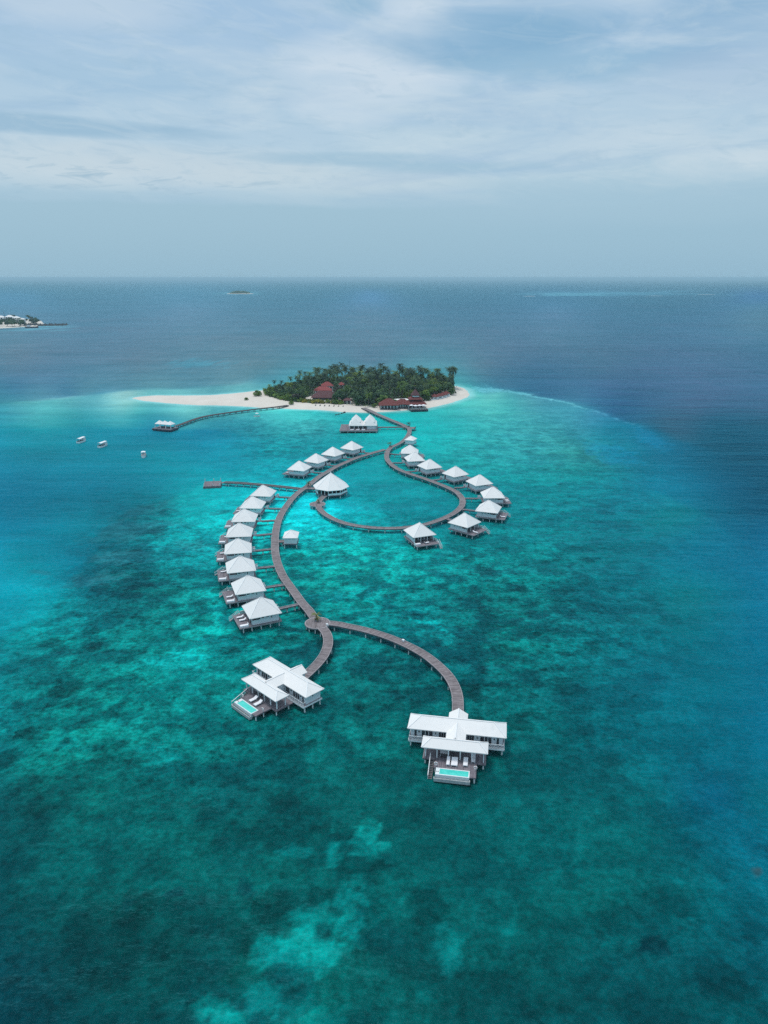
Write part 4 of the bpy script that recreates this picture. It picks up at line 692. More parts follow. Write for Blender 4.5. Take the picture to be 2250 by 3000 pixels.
# ------------------------------------------------------------------ the small water villas
ZD = 1.7
def make_villa(m):
    t = thing('water_villa', 'x', 'villa')
    h = 4.435
    mb = MB(m); mb.hip(-h, h, -h, h, 4.05, 7.6, (-.38, 0), (.38, 0)); rf = mb.build('roof', M['roof'], t)
    mb = MB(m)
    for sx in (-1, 1):
        for sy in (-1, 1): mb.bar((sx * .38, 0, 7.62), (sx * (h - .02), sy * (h - .02), 4.09), .2, .04)
    mb.bar((-.45, 0, 7.64), (.45, 0, 7.64), .24, .05); mb.build('ridge_cap', M['cap'], rf)
    mb = MB(m); mb.box(-1.3, 3.75, -3.65, 3.65, ZD, 3.9); mb.build('wall', M['wall'], t)
    for s in (-1, 1):
        mb = MB(m); mb.box(-3.7, -1.302, s * 3.62 - .06, s * 3.62 + .06, ZD, 3.0); mb.build('screen_wall', M['wall'], t)
        for x0, x1, z0, z1 in ((-1.08, -.32, 3.2, 3.72), (.2, .95, 3.3, 3.72), (1.62, 1.86, 2.85, 3.74)):
            mb = MB(m); y = s * 3.65
            mb.box(x0, x1, min(y, y + s * .02), max(y, y + s * .02), z0, z1); w = mb.build('window', M['glass'], t)
            mb = MB(m); y0, y1 = min(y, y + s * .05), max(y, y + s * .05)
            for b in ((x0 - .06, x0, z0 - .06, z1 + .06), (x1, x1 + .06, z0 - .06, z1 + .06), (x0, x1, z0 - .06, z0), (x0, x1, z1, z1 + .06)):
                mb.box(b[0], b[1], y0, y1, b[2], b[3])
            mb.build('frame', M['paint'], w)
    for y in (-3.6, -1.25, 1.25, 3.6):
        mb = MB(m); mb.box(-3.8, -3.64 + .02, y - .08, y + .08, ZD, 3.89); mb.build('column', M['paint'], t)
    for y in (-2.4, 0, 2.4):
        mb = MB(m); mb.box(-1.34, -1.3, y - .98, y + .98, 1.8, 3.6); d = mb.build('glass_door', M['glass'], t)
        mb = MB(m)
        for q in (-1.0, -.02, .96): mb.box(-1.37, -1.3, y + q, y + q + .06, 1.74, 3.66)
        mb.build('frame', M['paint'], d)
    mb = MB(m); mb.box(3.75, 3.79, 2.3, 3.2, 1.72, 3.7); mb.build('entrance_door', M['glass'], t)
    mb = MB(m); mb.box(-7.1, 4.3, -4.25, 4.25, 1.48, ZD - .002); mb.build('deck', M['deckwood'], t)
    mb = MB(m); mb.box(-7.16, -7.1, -4.3, 4.3, 1.4, ZD + .01); mb.box(-7.1, 4.3, -4.31, -4.25, 1.4, ZD + .01); mb.box(-7.1, 4.3, 4.25, 4.31, 1.4, ZD + .01)
    mb.box(4.3, 4.36, -4.3, 4.3, 1.4, ZD + .01); mb.build('fascia', M['kerb'], t)
    mb = MB(m); mb.box(4.36, 5.7, 2.5, 4.2, 1.46, 1.69); ld = mb.build('landing', M['deckwood'], t)
    mb = MB(m); mb.box(4.4, 5.5, 4.1, 4.2, 1.69, 2.65); mb.box(4.4, 5.5, 2.5, 2.6, 1.69, 2.65); mb.box(4.4, 4.5, 2.6, 3.0, 1.69, 2.65); mb.box(4.4, 5.56, 4.06, 4.24, 2.65, 2.72); mb.box(4.4, 5.56, 2.46, 2.64, 2.65, 2.72); mb.build('parapet', M['paint'], ld)
    for x in (-6.08, -3.78, -1.27, 1.26, 3.73):
        b = obj('crossbeam', beam_mesh(8.0), t); b.location = (x, 0, 1.2)
        for y in (-3.6, 0, 3.6):
            c = obj('pile', pile_mesh(.15, 1.2), t); c.location = (x, y * m, 0)
    # glass balustrade and water stairs on the stair side
    mb = MB(m)
    for x in (-3.3, -4.2, -5.1): mb.box(x - .04, x + .04, 4.12, 4.2, ZD, 2.62)
    mb.box(-5.14, -3.26, 4.1, 4.22, 2.62, 2.68); r = mb.build('railing', M['paint'], t)
    mb = MB(m); mb.box(-5.05, -3.35, 4.145, 4.175, ZD + .08, 2.56); mb.build('glass_panel', M['teal_glass'], r)
    mb = MB(m); A = (-5.3, 1.68); B = (-8.0, -.05)
    for y in (4.42, 5.12): mb.bar((A[0], y, A[1]), (B[0], y, B[1]), .08, .22)
    for k in range(8):
        f = (k + .5) / 8; x = A[0] + (B[0] - A[0]) * f; z = A[1] + (B[1] - A[1]) * f
        mb.box(x - .13, x + .13, 4.46, 5.08, z, z + .05)
    mb.box(-5.3, -4.3, 4.31, 5.16, 1.5, 1.69); st = mb.build('water_stairs', M['stone'], t)
    mb = MB(m)
    for y in (4.42, 5.12):
        mb.bar((A[0], y, A[1] + .95), (B[0], y, B[1] + .95), .07, .07)
        for f in (0, .33, .66, 1):
            x = A[0] + (B[0] - A[0]) * f; z = A[1] + (B[1] - A[1]) * f; mb.box(x - .03, x + .03, y - .03, y + .03, z, z + .95)
    mb.build('handrail', M['paint'], st)
    return t

ORD = ['nearest', 'second', 'third', 'fourth', 'fifth', 'sixth', 'seventh', 'eighth', 'ninth']
PROT = {}
def place_villa(cx, cy, rot, m, label, group):
    rz = R(rot)
    if m not in PROT: PROT[m] = o = make_villa(m)
    else: o = copy_tree(PROT[m])
    o.location = (cx, cy, 0); o.rotation_euler = (0, 0, rz)
    o['label'] = label; o['group'] = group
    return rz
GV = 'white pyramid-roofed water villas'
GB = 'narrow footbridges from boardwalk to villas'
GL = 'white sun loungers on villa decks'; GD = 'white daybeds on villa decks'
FURN = {  # furniture by villa: kind, local x, y, turn, words
 'V8': [('l', -5.6, 1.85, 0, 'beside the water stairs'), ('l', -5.35, -.1, 0, 'in the middle of the deck'), ('b', -5.8, -3.5, 0, 'along the front edge')],
 'V7': [('l', -5.6, -.6, 0, 'in the middle of the deck'), ('b', -5.8, -3.5, 0, 'along the front edge')],
 'V6': [('l', -5.2, 2.2, 0, 'beside the water stairs'), ('b', -5.8, -3.5, 0, 'along the front edge')],
 'V5': [('l', -5.2, 1.9, 0, 'against the roof edge'), ('b', -5.8, -3.5, 0, 'along the front edge')],
 'V4': [('l', -4.8, 1.6, 0, 'against the roof edge'), ('b', -5.8, -3.5, 0, 'along the front edge')],
 'V3': [('b', -5.8, -3.5, 0, 'along the front edge')],
 'V2': [('l', -5.5, -1.6, .3, 'in the middle of the deck')],
 'U1': [('l', -5.2, -2.2, 0, 'left of the wall')],
 'R9': [('b', -5.6, 3.3, 1.57, 'along the corner'), ('l', -5.5, -.2, PI / 2 + .2, 'in the middle of the deck')],
 'R8': [('l', -6.0, 1.6, .2, 'near the front corner')],
 'R7': [('l', -6.0, 1.8, .2, 'near the front corner')],
 'R6': [('l', -5.6, .6, .2, 'below the roof corner'), ('l', -5.6, 2.2, .2, 'at the front of the deck')],
}
WORD = {}
for k, n in enumerate(('V8', 'V7', 'V6', 'V5', 'V4', 'V3', 'V2', 'V1')):
    WORD[n] = ('villa nearest the front palm platform' if k == 0 else 'last villa of the left arc, by landing pier' if k == 7 else ORD[k] + ' villa from the front palm platform in the left arc')
for n, w in (('U1', 'front left villa of the diagonal row behind the round pavilion'), ('U2', 'second villa from the front left in the diagonal row of four'),
             ('U3', 'third villa from the front left in the diagonal row of four'), ('U4', 'farthest right villa in the diagonal row of four')): WORD[n] = w
for k, n in enumerate(('R9', 'R8', 'R7', 'R6', 'R5', 'R4', 'R3', 'R2', 'R1')):
    WORD[n] = ('front villa of the right arc, terrace open to the camera' if k == 0 else 'last villa of the right arc' if k == 8 else ORD[k] + ' villa counted from the front of the right arc')
SHORT = {'U1': 'front left villa of the diagonal row'}
for k, n in enumerate(('V8', 'V7', 'V6', 'V5', 'V4', 'V3', 'V2', 'V1')): SHORT[n] = ORD[k] + ' left-arc villa from the front'
for k, n in enumerate(('R9', 'R8', 'R7', 'R6', 'R5')): SHORT[n] = ORD[k] + ' right-arc villa from the front'
for n, (cx, cy, rot) in VILLAS.items():
    m = -1 if n[0] == 'R' else 1
    rz = place_villa(cx, cy, rot, m, 'white pyramid-roofed ' + WORD[n], GV)
    for kind, x, y, tn, words in FURN.get(n, []):
        px, py = local(cx, cy, rz, x, y)
        put(kind, px, py, ZD + .001, rz + tn, 'white %s %s, %s' % ('daybed' if kind == 'b' else 'sun lounger', words, SHORT[n]), GD if kind == 'b' else GL)
    a = local(cx, cy, rz, 5.7, 3.35 * m)
    j = JOIN[n]
    boardwalk('footbridge', 'narrow footbridge to the ' + WORD[n], [a, tuple(p + (q - p) * .5 for p, q in zip(a, j)), j], 1.15, 1.57, 3.2, 'deckwood', 'footbridge', GB, True, .11)

# ------------------------------------------------------------------ the two big pool villas
def make_pool_villa():
    t = thing('pool_villa', 'x', 'villa')
    ze = 4.0
    def capped(name, fn, bars):
        mb = MB(); fn(mb); o = mb.build(name, M['roof'], t)
        mb = MB()
        for p, q in bars: mb.bar(p, q, .2, .04)
        mb.build('ridge_cap', M['cap'], o)
    capped('main_roof', lambda b: b.hip(-9.85, 9.85, 0, 5.2, ze, 5.6, (-7.3, 2.6), (7.3, 2.6)),
           [((-7.3, 2.6, 5.62), (7.3, 2.6, 5.62))] + [((sx * 7.3, 2.6, 5.62), (sx * 9.83, y, ze + .03)) for sx in (-1, 1) for y in (.02, 5.18)])
    capped('veranda_roof', lambda b: b.hip(-6.4, 6.4, -5.5, -1.85, ze - .02, 5.1, (-4.6, -3.68), (4.6, -3.68)),
           [((-4.6, -3.68, 5.12), (4.6, -3.68, 5.12))] + [((sx * 4.6, -3.68, 5.12), (sx * 6.38, y, ze + .01)) for sx in (-1, 1) for y in (-5.48, -1.87)])
    capped('link_roof', lambda b: b.gable_y(1.95, -3.3, 2.45, ze + .03, 5.2), [((0, -3.2, 5.23), (0, 2.3, 5.23))])
    capped('porch_roof', lambda b: b.gable_y(1.95, 2.75, 6.85, ze + .05, 5.22), [((0, 2.9, 5.25), (0, 6.85, 5.25))])
    mb = MB(); mb.box(-9.15, -1.7, .5, 4.55, 1.72, 3.86); mb.box(1.7, 9.15, .5, 4.55, 1.72, 3.86); mb.build('wall', M['wall'], t)
    mb = MB(); mb.box(-1.7, 1.7, .1, 5.2, 1.72, 3.85); mb.build('hall_wall', M['wall'], t)
    mb = MB(); mb.box(-1.5, -1.38, 5.2, 6.5, 1.72, 3.95); mb.box(1.38, 1.5, 5.2, 6.5, 1.72, 3.95); mb.build('porch_wall', M['wall'], t)
    mb = MB(); mb.box(-1.38, 1.38, 5.2, 6.9, 1.5, 1.7); mb.build('porch_floor', M['deckwood'], t)
    for s in (-1, 1):
        def fx(a, b): return (min(s * a, s * b), max(s * a, s * b))
        x0, x1 = fx(8.42, 7.98); mb = MB(); mb.box(x0, x1, .46, .5, 1.75, 3.7); mb.build('door', M['glass'], t)
        for a, b in ((6.95, 6.3), (6.2, 5.6), (5.5, 4.75), (3.5, 3.05), (3.0, 2.6), (2.55, 2.15)):
            x0, x1 = fx(a, b); mb = MB(); mb.box(x0, x1, .47, .5, 1.95, 3.6); w = mb.build('window', M['glass'], t)
            mb = MB(); mb.box(x0 - .05, x0, .43, .5, 1.88, 3.66); mb.box(x1, x1 + .05, .43, .5, 1.88, 3.66); mb.box(x0, x1, .43, .5, 1.88, 1.95); mb.box(x0, x1, .43, .5, 3.6, 3.66); mb.build('frame', M['paint'], w)
        for a in (7.5, 4.15):
            mb = MB(); mb.box(s * a - .1, s * a + .1, .3, .5, 3.0, 3.3); mb.build('wall_lamp', M['dgrey'], t)
        # small high slot window in the end wall
        x = s * 9.15; mb = MB(); mb.box(min(x, x + s * .02), max(x, x + s * .02), 2.3, 2.6, 3.0, 3.6); mb.build('window', M['glass'], t)
        mb = MB(); mb.box(min(x, x + s * .02), max(x, x + s * .02), .6, 1.7, 3.45, 3.8); mb.build('window', M['glass'], t)
        # balcony rail with crossed lattice
        x0, x1 = fx(9.4, 4.3); mb = MB(); mb.box(x0, x1, -.5, -.42, 2.56, 2.64); mb.box(x0, x1, -.5, -.42, 1.82, 1.9)
        n = 7
        for k in range(n + 1):
            x = x0 + (x1 - x0) * k / n; mb.box(x - .04, x + .04, -.51, -.41, 1.74, 2.7)
        for k in range(n):
            a = x0 + (x1 - x0) * k / n; b = x0 + (x1 - x0) * (k + 1) / n
            mb.bar((a, -.46, 1.9), (b, -.46, 2.56), .05, .05); mb.bar((a, -.455, 2.56), (b, -.455, 1.9), .05, .05)
        xe = s * 9.4
        mb.box(min(xe, xe - s * .08), max(xe, xe - s * .08), -.42, .5, 2.56, 2.64); mb.build('railing', M['paint'], t)
    mb = MB(); mb.box(-9.5, 9.5, -.55, 4.75, 1.46, 1.715); mb.build('house_deck', M['deckwood'], t)
    mb = MB(); mb.box(-9.56, 9.56, -.61, -.55, 1.38, 1.74); mb.box(-9.56, -9.5, -.55, 4.75, 1.38, 1.74); mb.box(9.5, 9.56, -.55, 4.75, 1.38, 1.74); mb.build('fascia', M['paint'], t)
    mb = MB(); mb.box(-6.1, 6.1, -5.3, -.62, 1.1, 1.36); mb.build('veranda_deck', M['deckwood'], t)
    mb = MB(); mb.box(-3.7, 4.4, -7.75, -5.304, 1.08, 1.35); mb.box(3.22, 4.4, -9.5, -7.754, 1.08, 1.35); mb.build('pool_deck', M['deckwood'], t)
    mb = MB(); mb.box(-1.9, 1.9, -1.2, .09, 1.364, 3.8); mb.build('link_wall', M['wall'], t)
    mb = MB(); mb.box(-1.2, 1.2, -1.24, -1.2, 1.4, 3.5); mb.build('glass_door', M['glass'], t)
    for x in (-5.6, -3.36, -1.13, 1.13, 3.36, 5.6):
        mb = MB(); mb.box(x - .1, x + .1, -4.78, -4.58, 1.364, 3.82); mb.build('column', M['paint'], t)
    for x in (-5.6, 5.6):
        mb = MB(); mb.box(x - .1, x + .1, -2.5, -2.3, 1.364, 3.82); mb.build('column', M['paint'], t)
    # plunge pool: rim, water, overflow trough
    mb = MB(); X0, X1, Y0, Y1 = -3.2, 3.2, -9.75, -7.77
    for b in ((X0, X1, Y0, Y0 + .22), (X0, X1, Y1 - .22, Y1), (X0, X0 + .75, Y0 + .22, Y1 - .22), (X1 - .22, X1, Y0 + .22, Y1 - .22)): mb.box(*b, .9, 1.45)
    mb.box(X0, X1, Y0, Y1, .55, .9); pl = mb.build('pool', M['pool_tile'], t)
    mb = MB(); mb.box(X0 + .752, X1 - .222, Y0 + .222, Y1 - .222, .902, 1.4); mb.build('pool_water', M['pool_in'], pl)
    mb = MB()
    for x in (X0 + .2, X0 + .5): mb.tube([(x, -8.9, 1.452), (x, -8.9, 1.50)], .1, 10)
    mb.build('drain_cover', M['glass'], pl)
    mb = MB(); mb.box(-3.45, 3.35, -10.35, -10.2, .28, .95); mb.box(-3.45, 3.35, -10.2, -9.754, .28, .4); mb.box(-3.45, -3.3, -10.2, -9.76, .4, .95); mb.box(3.2, 3.35, -10.2, -9.76, .4, .95); mb.build('overflow_trough', M['stone'], t)
    # long stair to the water beside the pool deck
    mb = MB(); A = (-4.75, 1.6); B = (-9.5, -.05)
    for x in (-4.6, -3.86): mb.bar((x, A[0], A[1] - .3), (x, B[0], B[1]), .09, .24)
    for k in range(13):
        f = (k + .5) / 13; mb.box(-4.55, -3.9, A[0] + (B[0] - A[0]) * f - .13, A[0] + (B[0] - A[0]) * f + .13, A[1] - .3 + (B[1] - A[1] + .3) * f, A[1] - .25 + (B[1] - A[1] + .3) * f)
    st = mb.build('water_stairs', M['beam'], t)
    mb = MB(); mb.bar((-4.6, A[0], A[1] + .75), (-4.6, B[0], B[1] + .8), .12, .1)
    for f in (0, .25, .5, .75, 1): y = A[0] + (B[0] - A[0]) * f; z = A[1] - .3 + (B[1] - A[1] + .3) * f; mb.box(-4.64, -4.56, y - .04, y + .04, z, z + 1.0)
    mb.build('handrail', M['paint'], st)
    for (x, y) in ((-3.3, -7.3), (4.2, -7.3)):
        mb = MB(); mb.box(x - .05, x + .05, y - .05, y + .05, 1.352, 2.3); mb.build('post', M['paint'], t)
    for x in (-9.1, -4.6, 0, 4.6, 9.1):
        b = obj('crossbeam', beam_mesh(5.2), t); b.location = (x, 2.1, 1.2)
        for y in (.1, 2.35, 4.4): c = obj('pile', pile_mesh(.16, 1.2), t); c.location = (x, y, 0)
    for x in (-5.6, -1.9, 1.9, 5.6):
        b = obj('crossbeam', beam_mesh(4.4), t); b.location = (x, -3.0, .85)
        for y in (-4.9, -1.6): c = obj('pile', pile_mesh(.16, .85), t); c.location = (x, y, 0)
    for x, y in ((-3.5, -7.2), (4.1, -7.2), (4.1, -9.2)): c = obj('pile', pile_mesh(.15, 1.07), t); c.location = (x, y, 0)
    for x, y in ((-2.9, -8.2), (2.9, -8.2), (-2.9, -9.5), (2.9, -9.5)): c = obj('pile', pile_mesh(.18, .54), t); c.location = (x, y, 0)
    return t

def make_buoy():
    t = thing('lifebuoy', 'x', 'lifebuoy')
    mb = MB(); n, k = 16, 8; Rr, r = .30, .085; V = []
    for i in range(n):
        a = 2 * PI * i / n
        V.append([mb.vert((Rr + r * math.cos(2 * PI * j / k)) * math.cos(a), r * math.sin(2 * PI * j / k), (Rr + r * math.cos(2 * PI * j / k)) * math.sin(a)) for j in range(k)])
    for i in range(n):
        for j in range(k): mb.face([V[i][j], V[i][(j + 1) % k], V[(i + 1) % n][(j + 1) % k], V[(i + 1) % n][j]])
    mb.build('ring', M['cushion'], t, True)
    for a in (0, PI / 2, PI, 3 * PI / 2):
        mb = MB(); mb.tube([(.30 * math.cos(a - .12), 0, .30 * math.sin(a - .12)), (.30 * math.cos(a + .12), 0, .30 * math.sin(a + .12))], .092, 10); mb.build('band', M['rope'], t)
    return t
def make_table():
    t = thing('dining_table', 'x', 'table')
    mb = MB(); mb.box(-.8, .8, -.5, .5, .70, .76); mb.build('tabletop', M['cushion'], t)
    for x in (-.7, .7):
        for y in (-.4, .4):
            mb = MB(); mb.box(x - .04, x + .04, y - .04, y + .04, 0, .698); mb.build('leg', M['paint'], t)
    return t
def make_chair():
    t = thing('chair', 'x', 'chair')
    mb = MB(); mb.box(-.24, .24, -.24, .24, .42, .48); mb.build('seat', M['dgrey'], t)
    mb = MB(); mb.box(-.24, .24, .2, .24, .484, .95); mb.build('backrest', M['dgrey'], t)
    for x in (-.2, .2):
        for y in (-.2, .19):
            mb = MB(); mb.box(x - .02, x + .02, y - .02, y + .02, 0, .418); mb.build('leg', M['dgrey'], t)
    return t
PV = make_pool_villa(); BUOY = make_buoy(); TAB = make_table(); CH = make_chair()
first = True
for nm, cx, cy, ang in (('right', 14.38, 120.44, -9.65), ('left', -23.8, 139.9, -44.9)):
    rz = R(ang)
    o = PV if first else copy_tree(PV)
    o.location = (cx, cy, 0); o.rotation_euler = (0, 0, rz)
    o['label'] = ('white T-shaped pool villa facing the camera at the front right arm' if nm == 'right' else 'white pool villa turned diagonally at the end of the short left arm')
    o['group'] = 'large white villas with plunge pools'
    who = 'the pool villa on the ' + nm
    for k, (x, y) in enumerate(((-3.3, -7.4), (4.2, -7.4))):
        b = BUOY if first and k == 0 else copy_tree(BUOY)
        b.location = (*local(cx, cy, rz, x, y), 2.05); b.rotation_euler = (0, 0, rz)
        b['label'] = 'white lifebuoy on the %s post of %s' % (('stair side', 'other side')[k], who); b['group'] = 'lifebuoys on pool decks'
    tb = TAB if first else copy_tree(TAB)
    tb.location = (*local(cx, cy, rz, -2.0, -3.7), 1.361); tb.rotation_euler = (0, 0, rz); tb['label'] = 'white topped dining table under the veranda of ' + who; tb['group'] = 'veranda tables'
    for k, (x, y, a) in enumerate(((-2.4, -4.45, PI), (-1.6, -4.45, PI), (-2.4, -2.95, 0), (-1.6, -2.95, 0))):
        c = CH if first and k == 0 else copy_tree(CH)
        c.location = (*local(cx, cy, rz, x, y), 1.361); c.rotation_euler = (0, 0, rz + a)
        c['label'] = 'dark dining chair at the veranda table of ' + who; c['group'] = 'dark chairs round the veranda table of ' + who
    if nm == 'right':
        L4 = ((-1.05, -6.0, 1.0, 'left of the wide white daybed'), (.15, -6.0, 1.9, None), (2.25, -5.7, 1.35, 'right of the wide white daybed'), (3.7, -4.3, 1.1, 'half under the veranda roof'))
    else:
        L4 = ((-.75, -6.3, 1.35, 'nearer the water stairs'), (1.25, -6.5, 1.35, 'farther from the water stairs'))
    for x, y, w, words in L4:
        lab = 'wide white double lounger before the veranda of ' + who if words is None else 'white sun lounger %s, %s' % (words, who)
        put('l', *local(cx, cy, rz, x, y), 1.361, rz + PI / 2, lab, 'white loungers on pool decks', (1.05, w, 1))
    first = False

# ------------------------------------------------------------------ round pavilion, huts, spa, pier shelter
t = thing('round_pavilion', 'large octagonal white-roofed pavilion over the lagoon with open sides', 'pavilion', (-23.0, 296.9, 0), R(-6))
n = 8; rr = 7.95
def ring(r, z, off=0): return [(r * math.sin(2 * PI * (k + off) / n), -r * math.cos(2 * PI * (k + off) / n), z) for k in range(n)]
mb = MB(); A = ring(rr, 4.05); B = ring(rr, 3.88)
for k in range(n):
    mb.poly([A[k], A[(k + 1) % n], (0, 0, 10.0)]); mb.poly([B[k], B[(k + 1) % n], A[(k + 1) % n], A[k]])
mb.poly(B[::-1]); rf = mb.build('roof', M['roof'], t)
mb = MB()
for k in range(n): mb.bar(A[k], (0, 0, 10.03), .18, .09)
mb.tube([(0, 0, 9.9), (0, 0, 10.5)], [.25, .05], 8); mb.build('ridge_cap', M['cap'], rf)
mb = MB(); F = ring(7.2, 1.68); G = ring(7.2, 1.3)
mb.poly(F); mb.poly(G[::-1])
for k in range(n): mb.poly([G[k], G[(k + 1) % n], F[(k + 1) % n], F[k]])
mb.build('floor', M['deckwood'], t)
for k in range(24):
    a = 2 * PI * k / 24; q = math.cos(PI / 8) / math.cos((a % (PI / 4)) - PI / 8)
    x, y = 6.95 * q * math.sin(a), -6.95 * q * math.cos(a)
    mb = MB(); mb.box(x - .11, x + .11, y - .11, y + .11, 1.68, 3.89); mb.build('column', M['paint'], t)
for k in range(n):
    if k == 7: continue
    a = ring(7.12, 0)[k]; b = ring(7.12, 0)[(k + 1) % n]
    mb = MB(); mb.bar((a[0] * .99, a[1] * .99, 2.1), (b[0] * .99, b[1] * .99, 2.1), .07, .82); mb.build('balustrade', M['paint'], t)
mb = MB(); mb.tube([(0, 0, 1.69), (0, 0, 3.88)], 4.6, 16); mb.build('inner_wall', M['glass'], t)
for k in range(n):
    for r in (6.7, 3.6):
        a = 2 * PI * (k + (0 if r > 5 else .5)) / n; c = obj('pile', pile_mesh(.17, 1.29), t); c.location = (r * math.sin(a), -r * math.cos(a), 0)

def hut(label, cx, cy, rz, hx, hy, zr):
    t = thing('small_hut', label, 'hut', (cx, cy, 0), rz)
    mb = MB(); mb.hip(-hx, hx, -hy, hy, 4.0, zr, (0, -.2), (0, .2), .15); rf = mb.build('roof', M['roof'], t)
    mb = MB()
    for sx in (-1, 1):
        for sy in (-1, 1): mb.bar((0, sy * .2, zr + .02), (sx * (hx - .02), sy * (hy - .02), 4.03), .16, .06)
    mb.build('ridge_cap', M['cap'], rf)
    mb = MB(); mb.box(-hx + .45, hx - .45, -hy + .5, hy - .5, 1.7, 3.86); mb.build('wall', M['wall'], t)
    mb = MB(); mb.box(-hx + .42, -hx + .45, -.5, .5, 1.72, 3.5); mb.build('door', M['glass'], t)
    mb = MB(); mb.box(-hx + .1, hx - .25, -hy + .25, hy - .25, 1.45, 1.696); mb.build('deck', M['deckwood'], t)
    for x in (-hx + .5, hx - .5):
        for y in (-hy + .6, hy - .6): c = obj('pile', pile_mesh(.14, 1.446), t); c.location = (x, y, 0)
    return t
hut('small square white-roofed hut right of the left arc boardwalk', -32.7, 235.0, R(1), 2.6, 3.2, 5.9)
boardwalk('footbridge', 'short wide boardwalk stub to the hut right of the left arc', [(-38.2, 235.2), (-36.5, 235.2), (-35.0, 235.2)], 2.4, 1.584, 2, cat='footbridge')
hut('small white-roofed hut beside the boardwalk, behind the right arc', 15.0, 391.2, R(-22), 2.7, 3.3, 6.0)

t = thing('spa_house', 'white spa house with twin two-tier roofs and wide dark deck, near the island beach', 'spa house', (-13.0, 436.4, 0))
for cx in (-4.3, 4.35):
    mb = MB(); mb.hip(cx - 4.28, cx + 4.28, -7.3, 7.3, 4.0, 8.0, (cx, -4.2), (cx, 4.2)); r0 = mb.build('lower_roof', M['roof'], t)
    mb = MB(); mb.hip(cx - 2.95, cx + 2.95, -5.75, 5.75, 6.0, 9.3, (cx, -2.6), (cx, 2.6), .14); mb.build('upper_roof', M['roof'], t)
    mb = MB(); mb.box(cx - 2.5, cx + 2.5, -5.35, 5.35, 4.9, 5.86); mb.build('clerestory', M['glass'], t)
mb = MB(); mb.box(-8.2, 8.2, -5.0, 6.8, 1.62, 3.84); mb.build('wall', M['wall'], t)
mb = MB(); mb.box(2.9, 7.6, -6.6, -5.0, 1.62, 3.835); mb.build('store_wall', M['wall'], t)
for x in (-6.6, -4.0, -1.4, 1.2):
    mb = MB(); mb.box(x - 1.15, x + 1.15, -5.04, -5.0, 1.7, 3.6); w = mb.build('glass_door', M['glass'], t)
for x in (-8.1, -5.3, -2.6, 0.1, 2.7, 8.1):
    mb = MB(); mb.box(x - .12, x + .12, -7.0, -6.78, 1.62, 3.84); mb.build('column', M['paint'], t)
mb = MB(); mb.box(-14.0, 8.9, -10.4, 9.4, 1.3, 1.6); mb.build('deck', M['deckwood'], t)
mb = MB(); mb.box(-14.08, 8.98, -10.48, -10.4, 1.0, 1.62); mb.box(-14.08, -14.0, -10.4, 9.4, 1.0, 1.62); mb.box(8.9, 8.98, -10.4, 9.4, 1.0, 1.62); mb.build('fascia', M['kerb'], t)
for x in (-13.4, -9, -4.5, 0, 4.4, 8.3):
    for y in (-9.8, -3, 3, 8.8): c = obj('pile', pile_mesh(.17, 1.29), t); c.location = (x, y, 0)
for k, x in enumerate((-6.5, -3.0, .4)): put('b', -13.0 + x, 436.4 - 8.6, 1.602, 0, 'white daybed on the spa deck, %s of the three' % ('leftmost', 'middle', 'rightmost')[k], 'daybeds on the spa deck')

t = thing('pier_shelter', 'white three-peaked shelter on a dark platform at the long pier end', 'shelter', (-135.6, 435.2, 0), R(-20))
for k, x in enumerate((-3.9, 0, 3.9)):
    mb = MB(); mb.hip(x - 1.98, x + 1.98, -2.4, 2.4, 4.1, 6.0, (x, -.1), (x, .1), .14); mb.build('roof', M['roof'], t)
for x in (-5.7, -1.95, 1.95, 5.7):
    for y in (-2.2, 2.2): mb = MB(); mb.box(x - .16, x + .16, y - .16, y + .16, 1.5, 3.97); mb.build('column', M['paint'], t)
mb = MB(); mb.box(-6.7, 6.7, -4.2, 4.0, 1.1, 1.496); mb.build('deck', M['deckwood'], t)
mb = MB(); mb.box(-6.9, 6.9, -4.4, 4.2, .5, 1.096); mb.build('fascia', M['navy'], t)
for x in (-6.2, -2, 2, 6.2):
    for y in (-3.8, 3.6): c = obj('pile', pile_mesh(.25, .49, 'beam'), t); c.location = (x, y, 0)
for y in (1.9,):
    mb = MB(); mb.box(-4.8, 4.8, y - .25, y + .25, 1.5, 1.95); mb.build('bench', M['beam'], t)

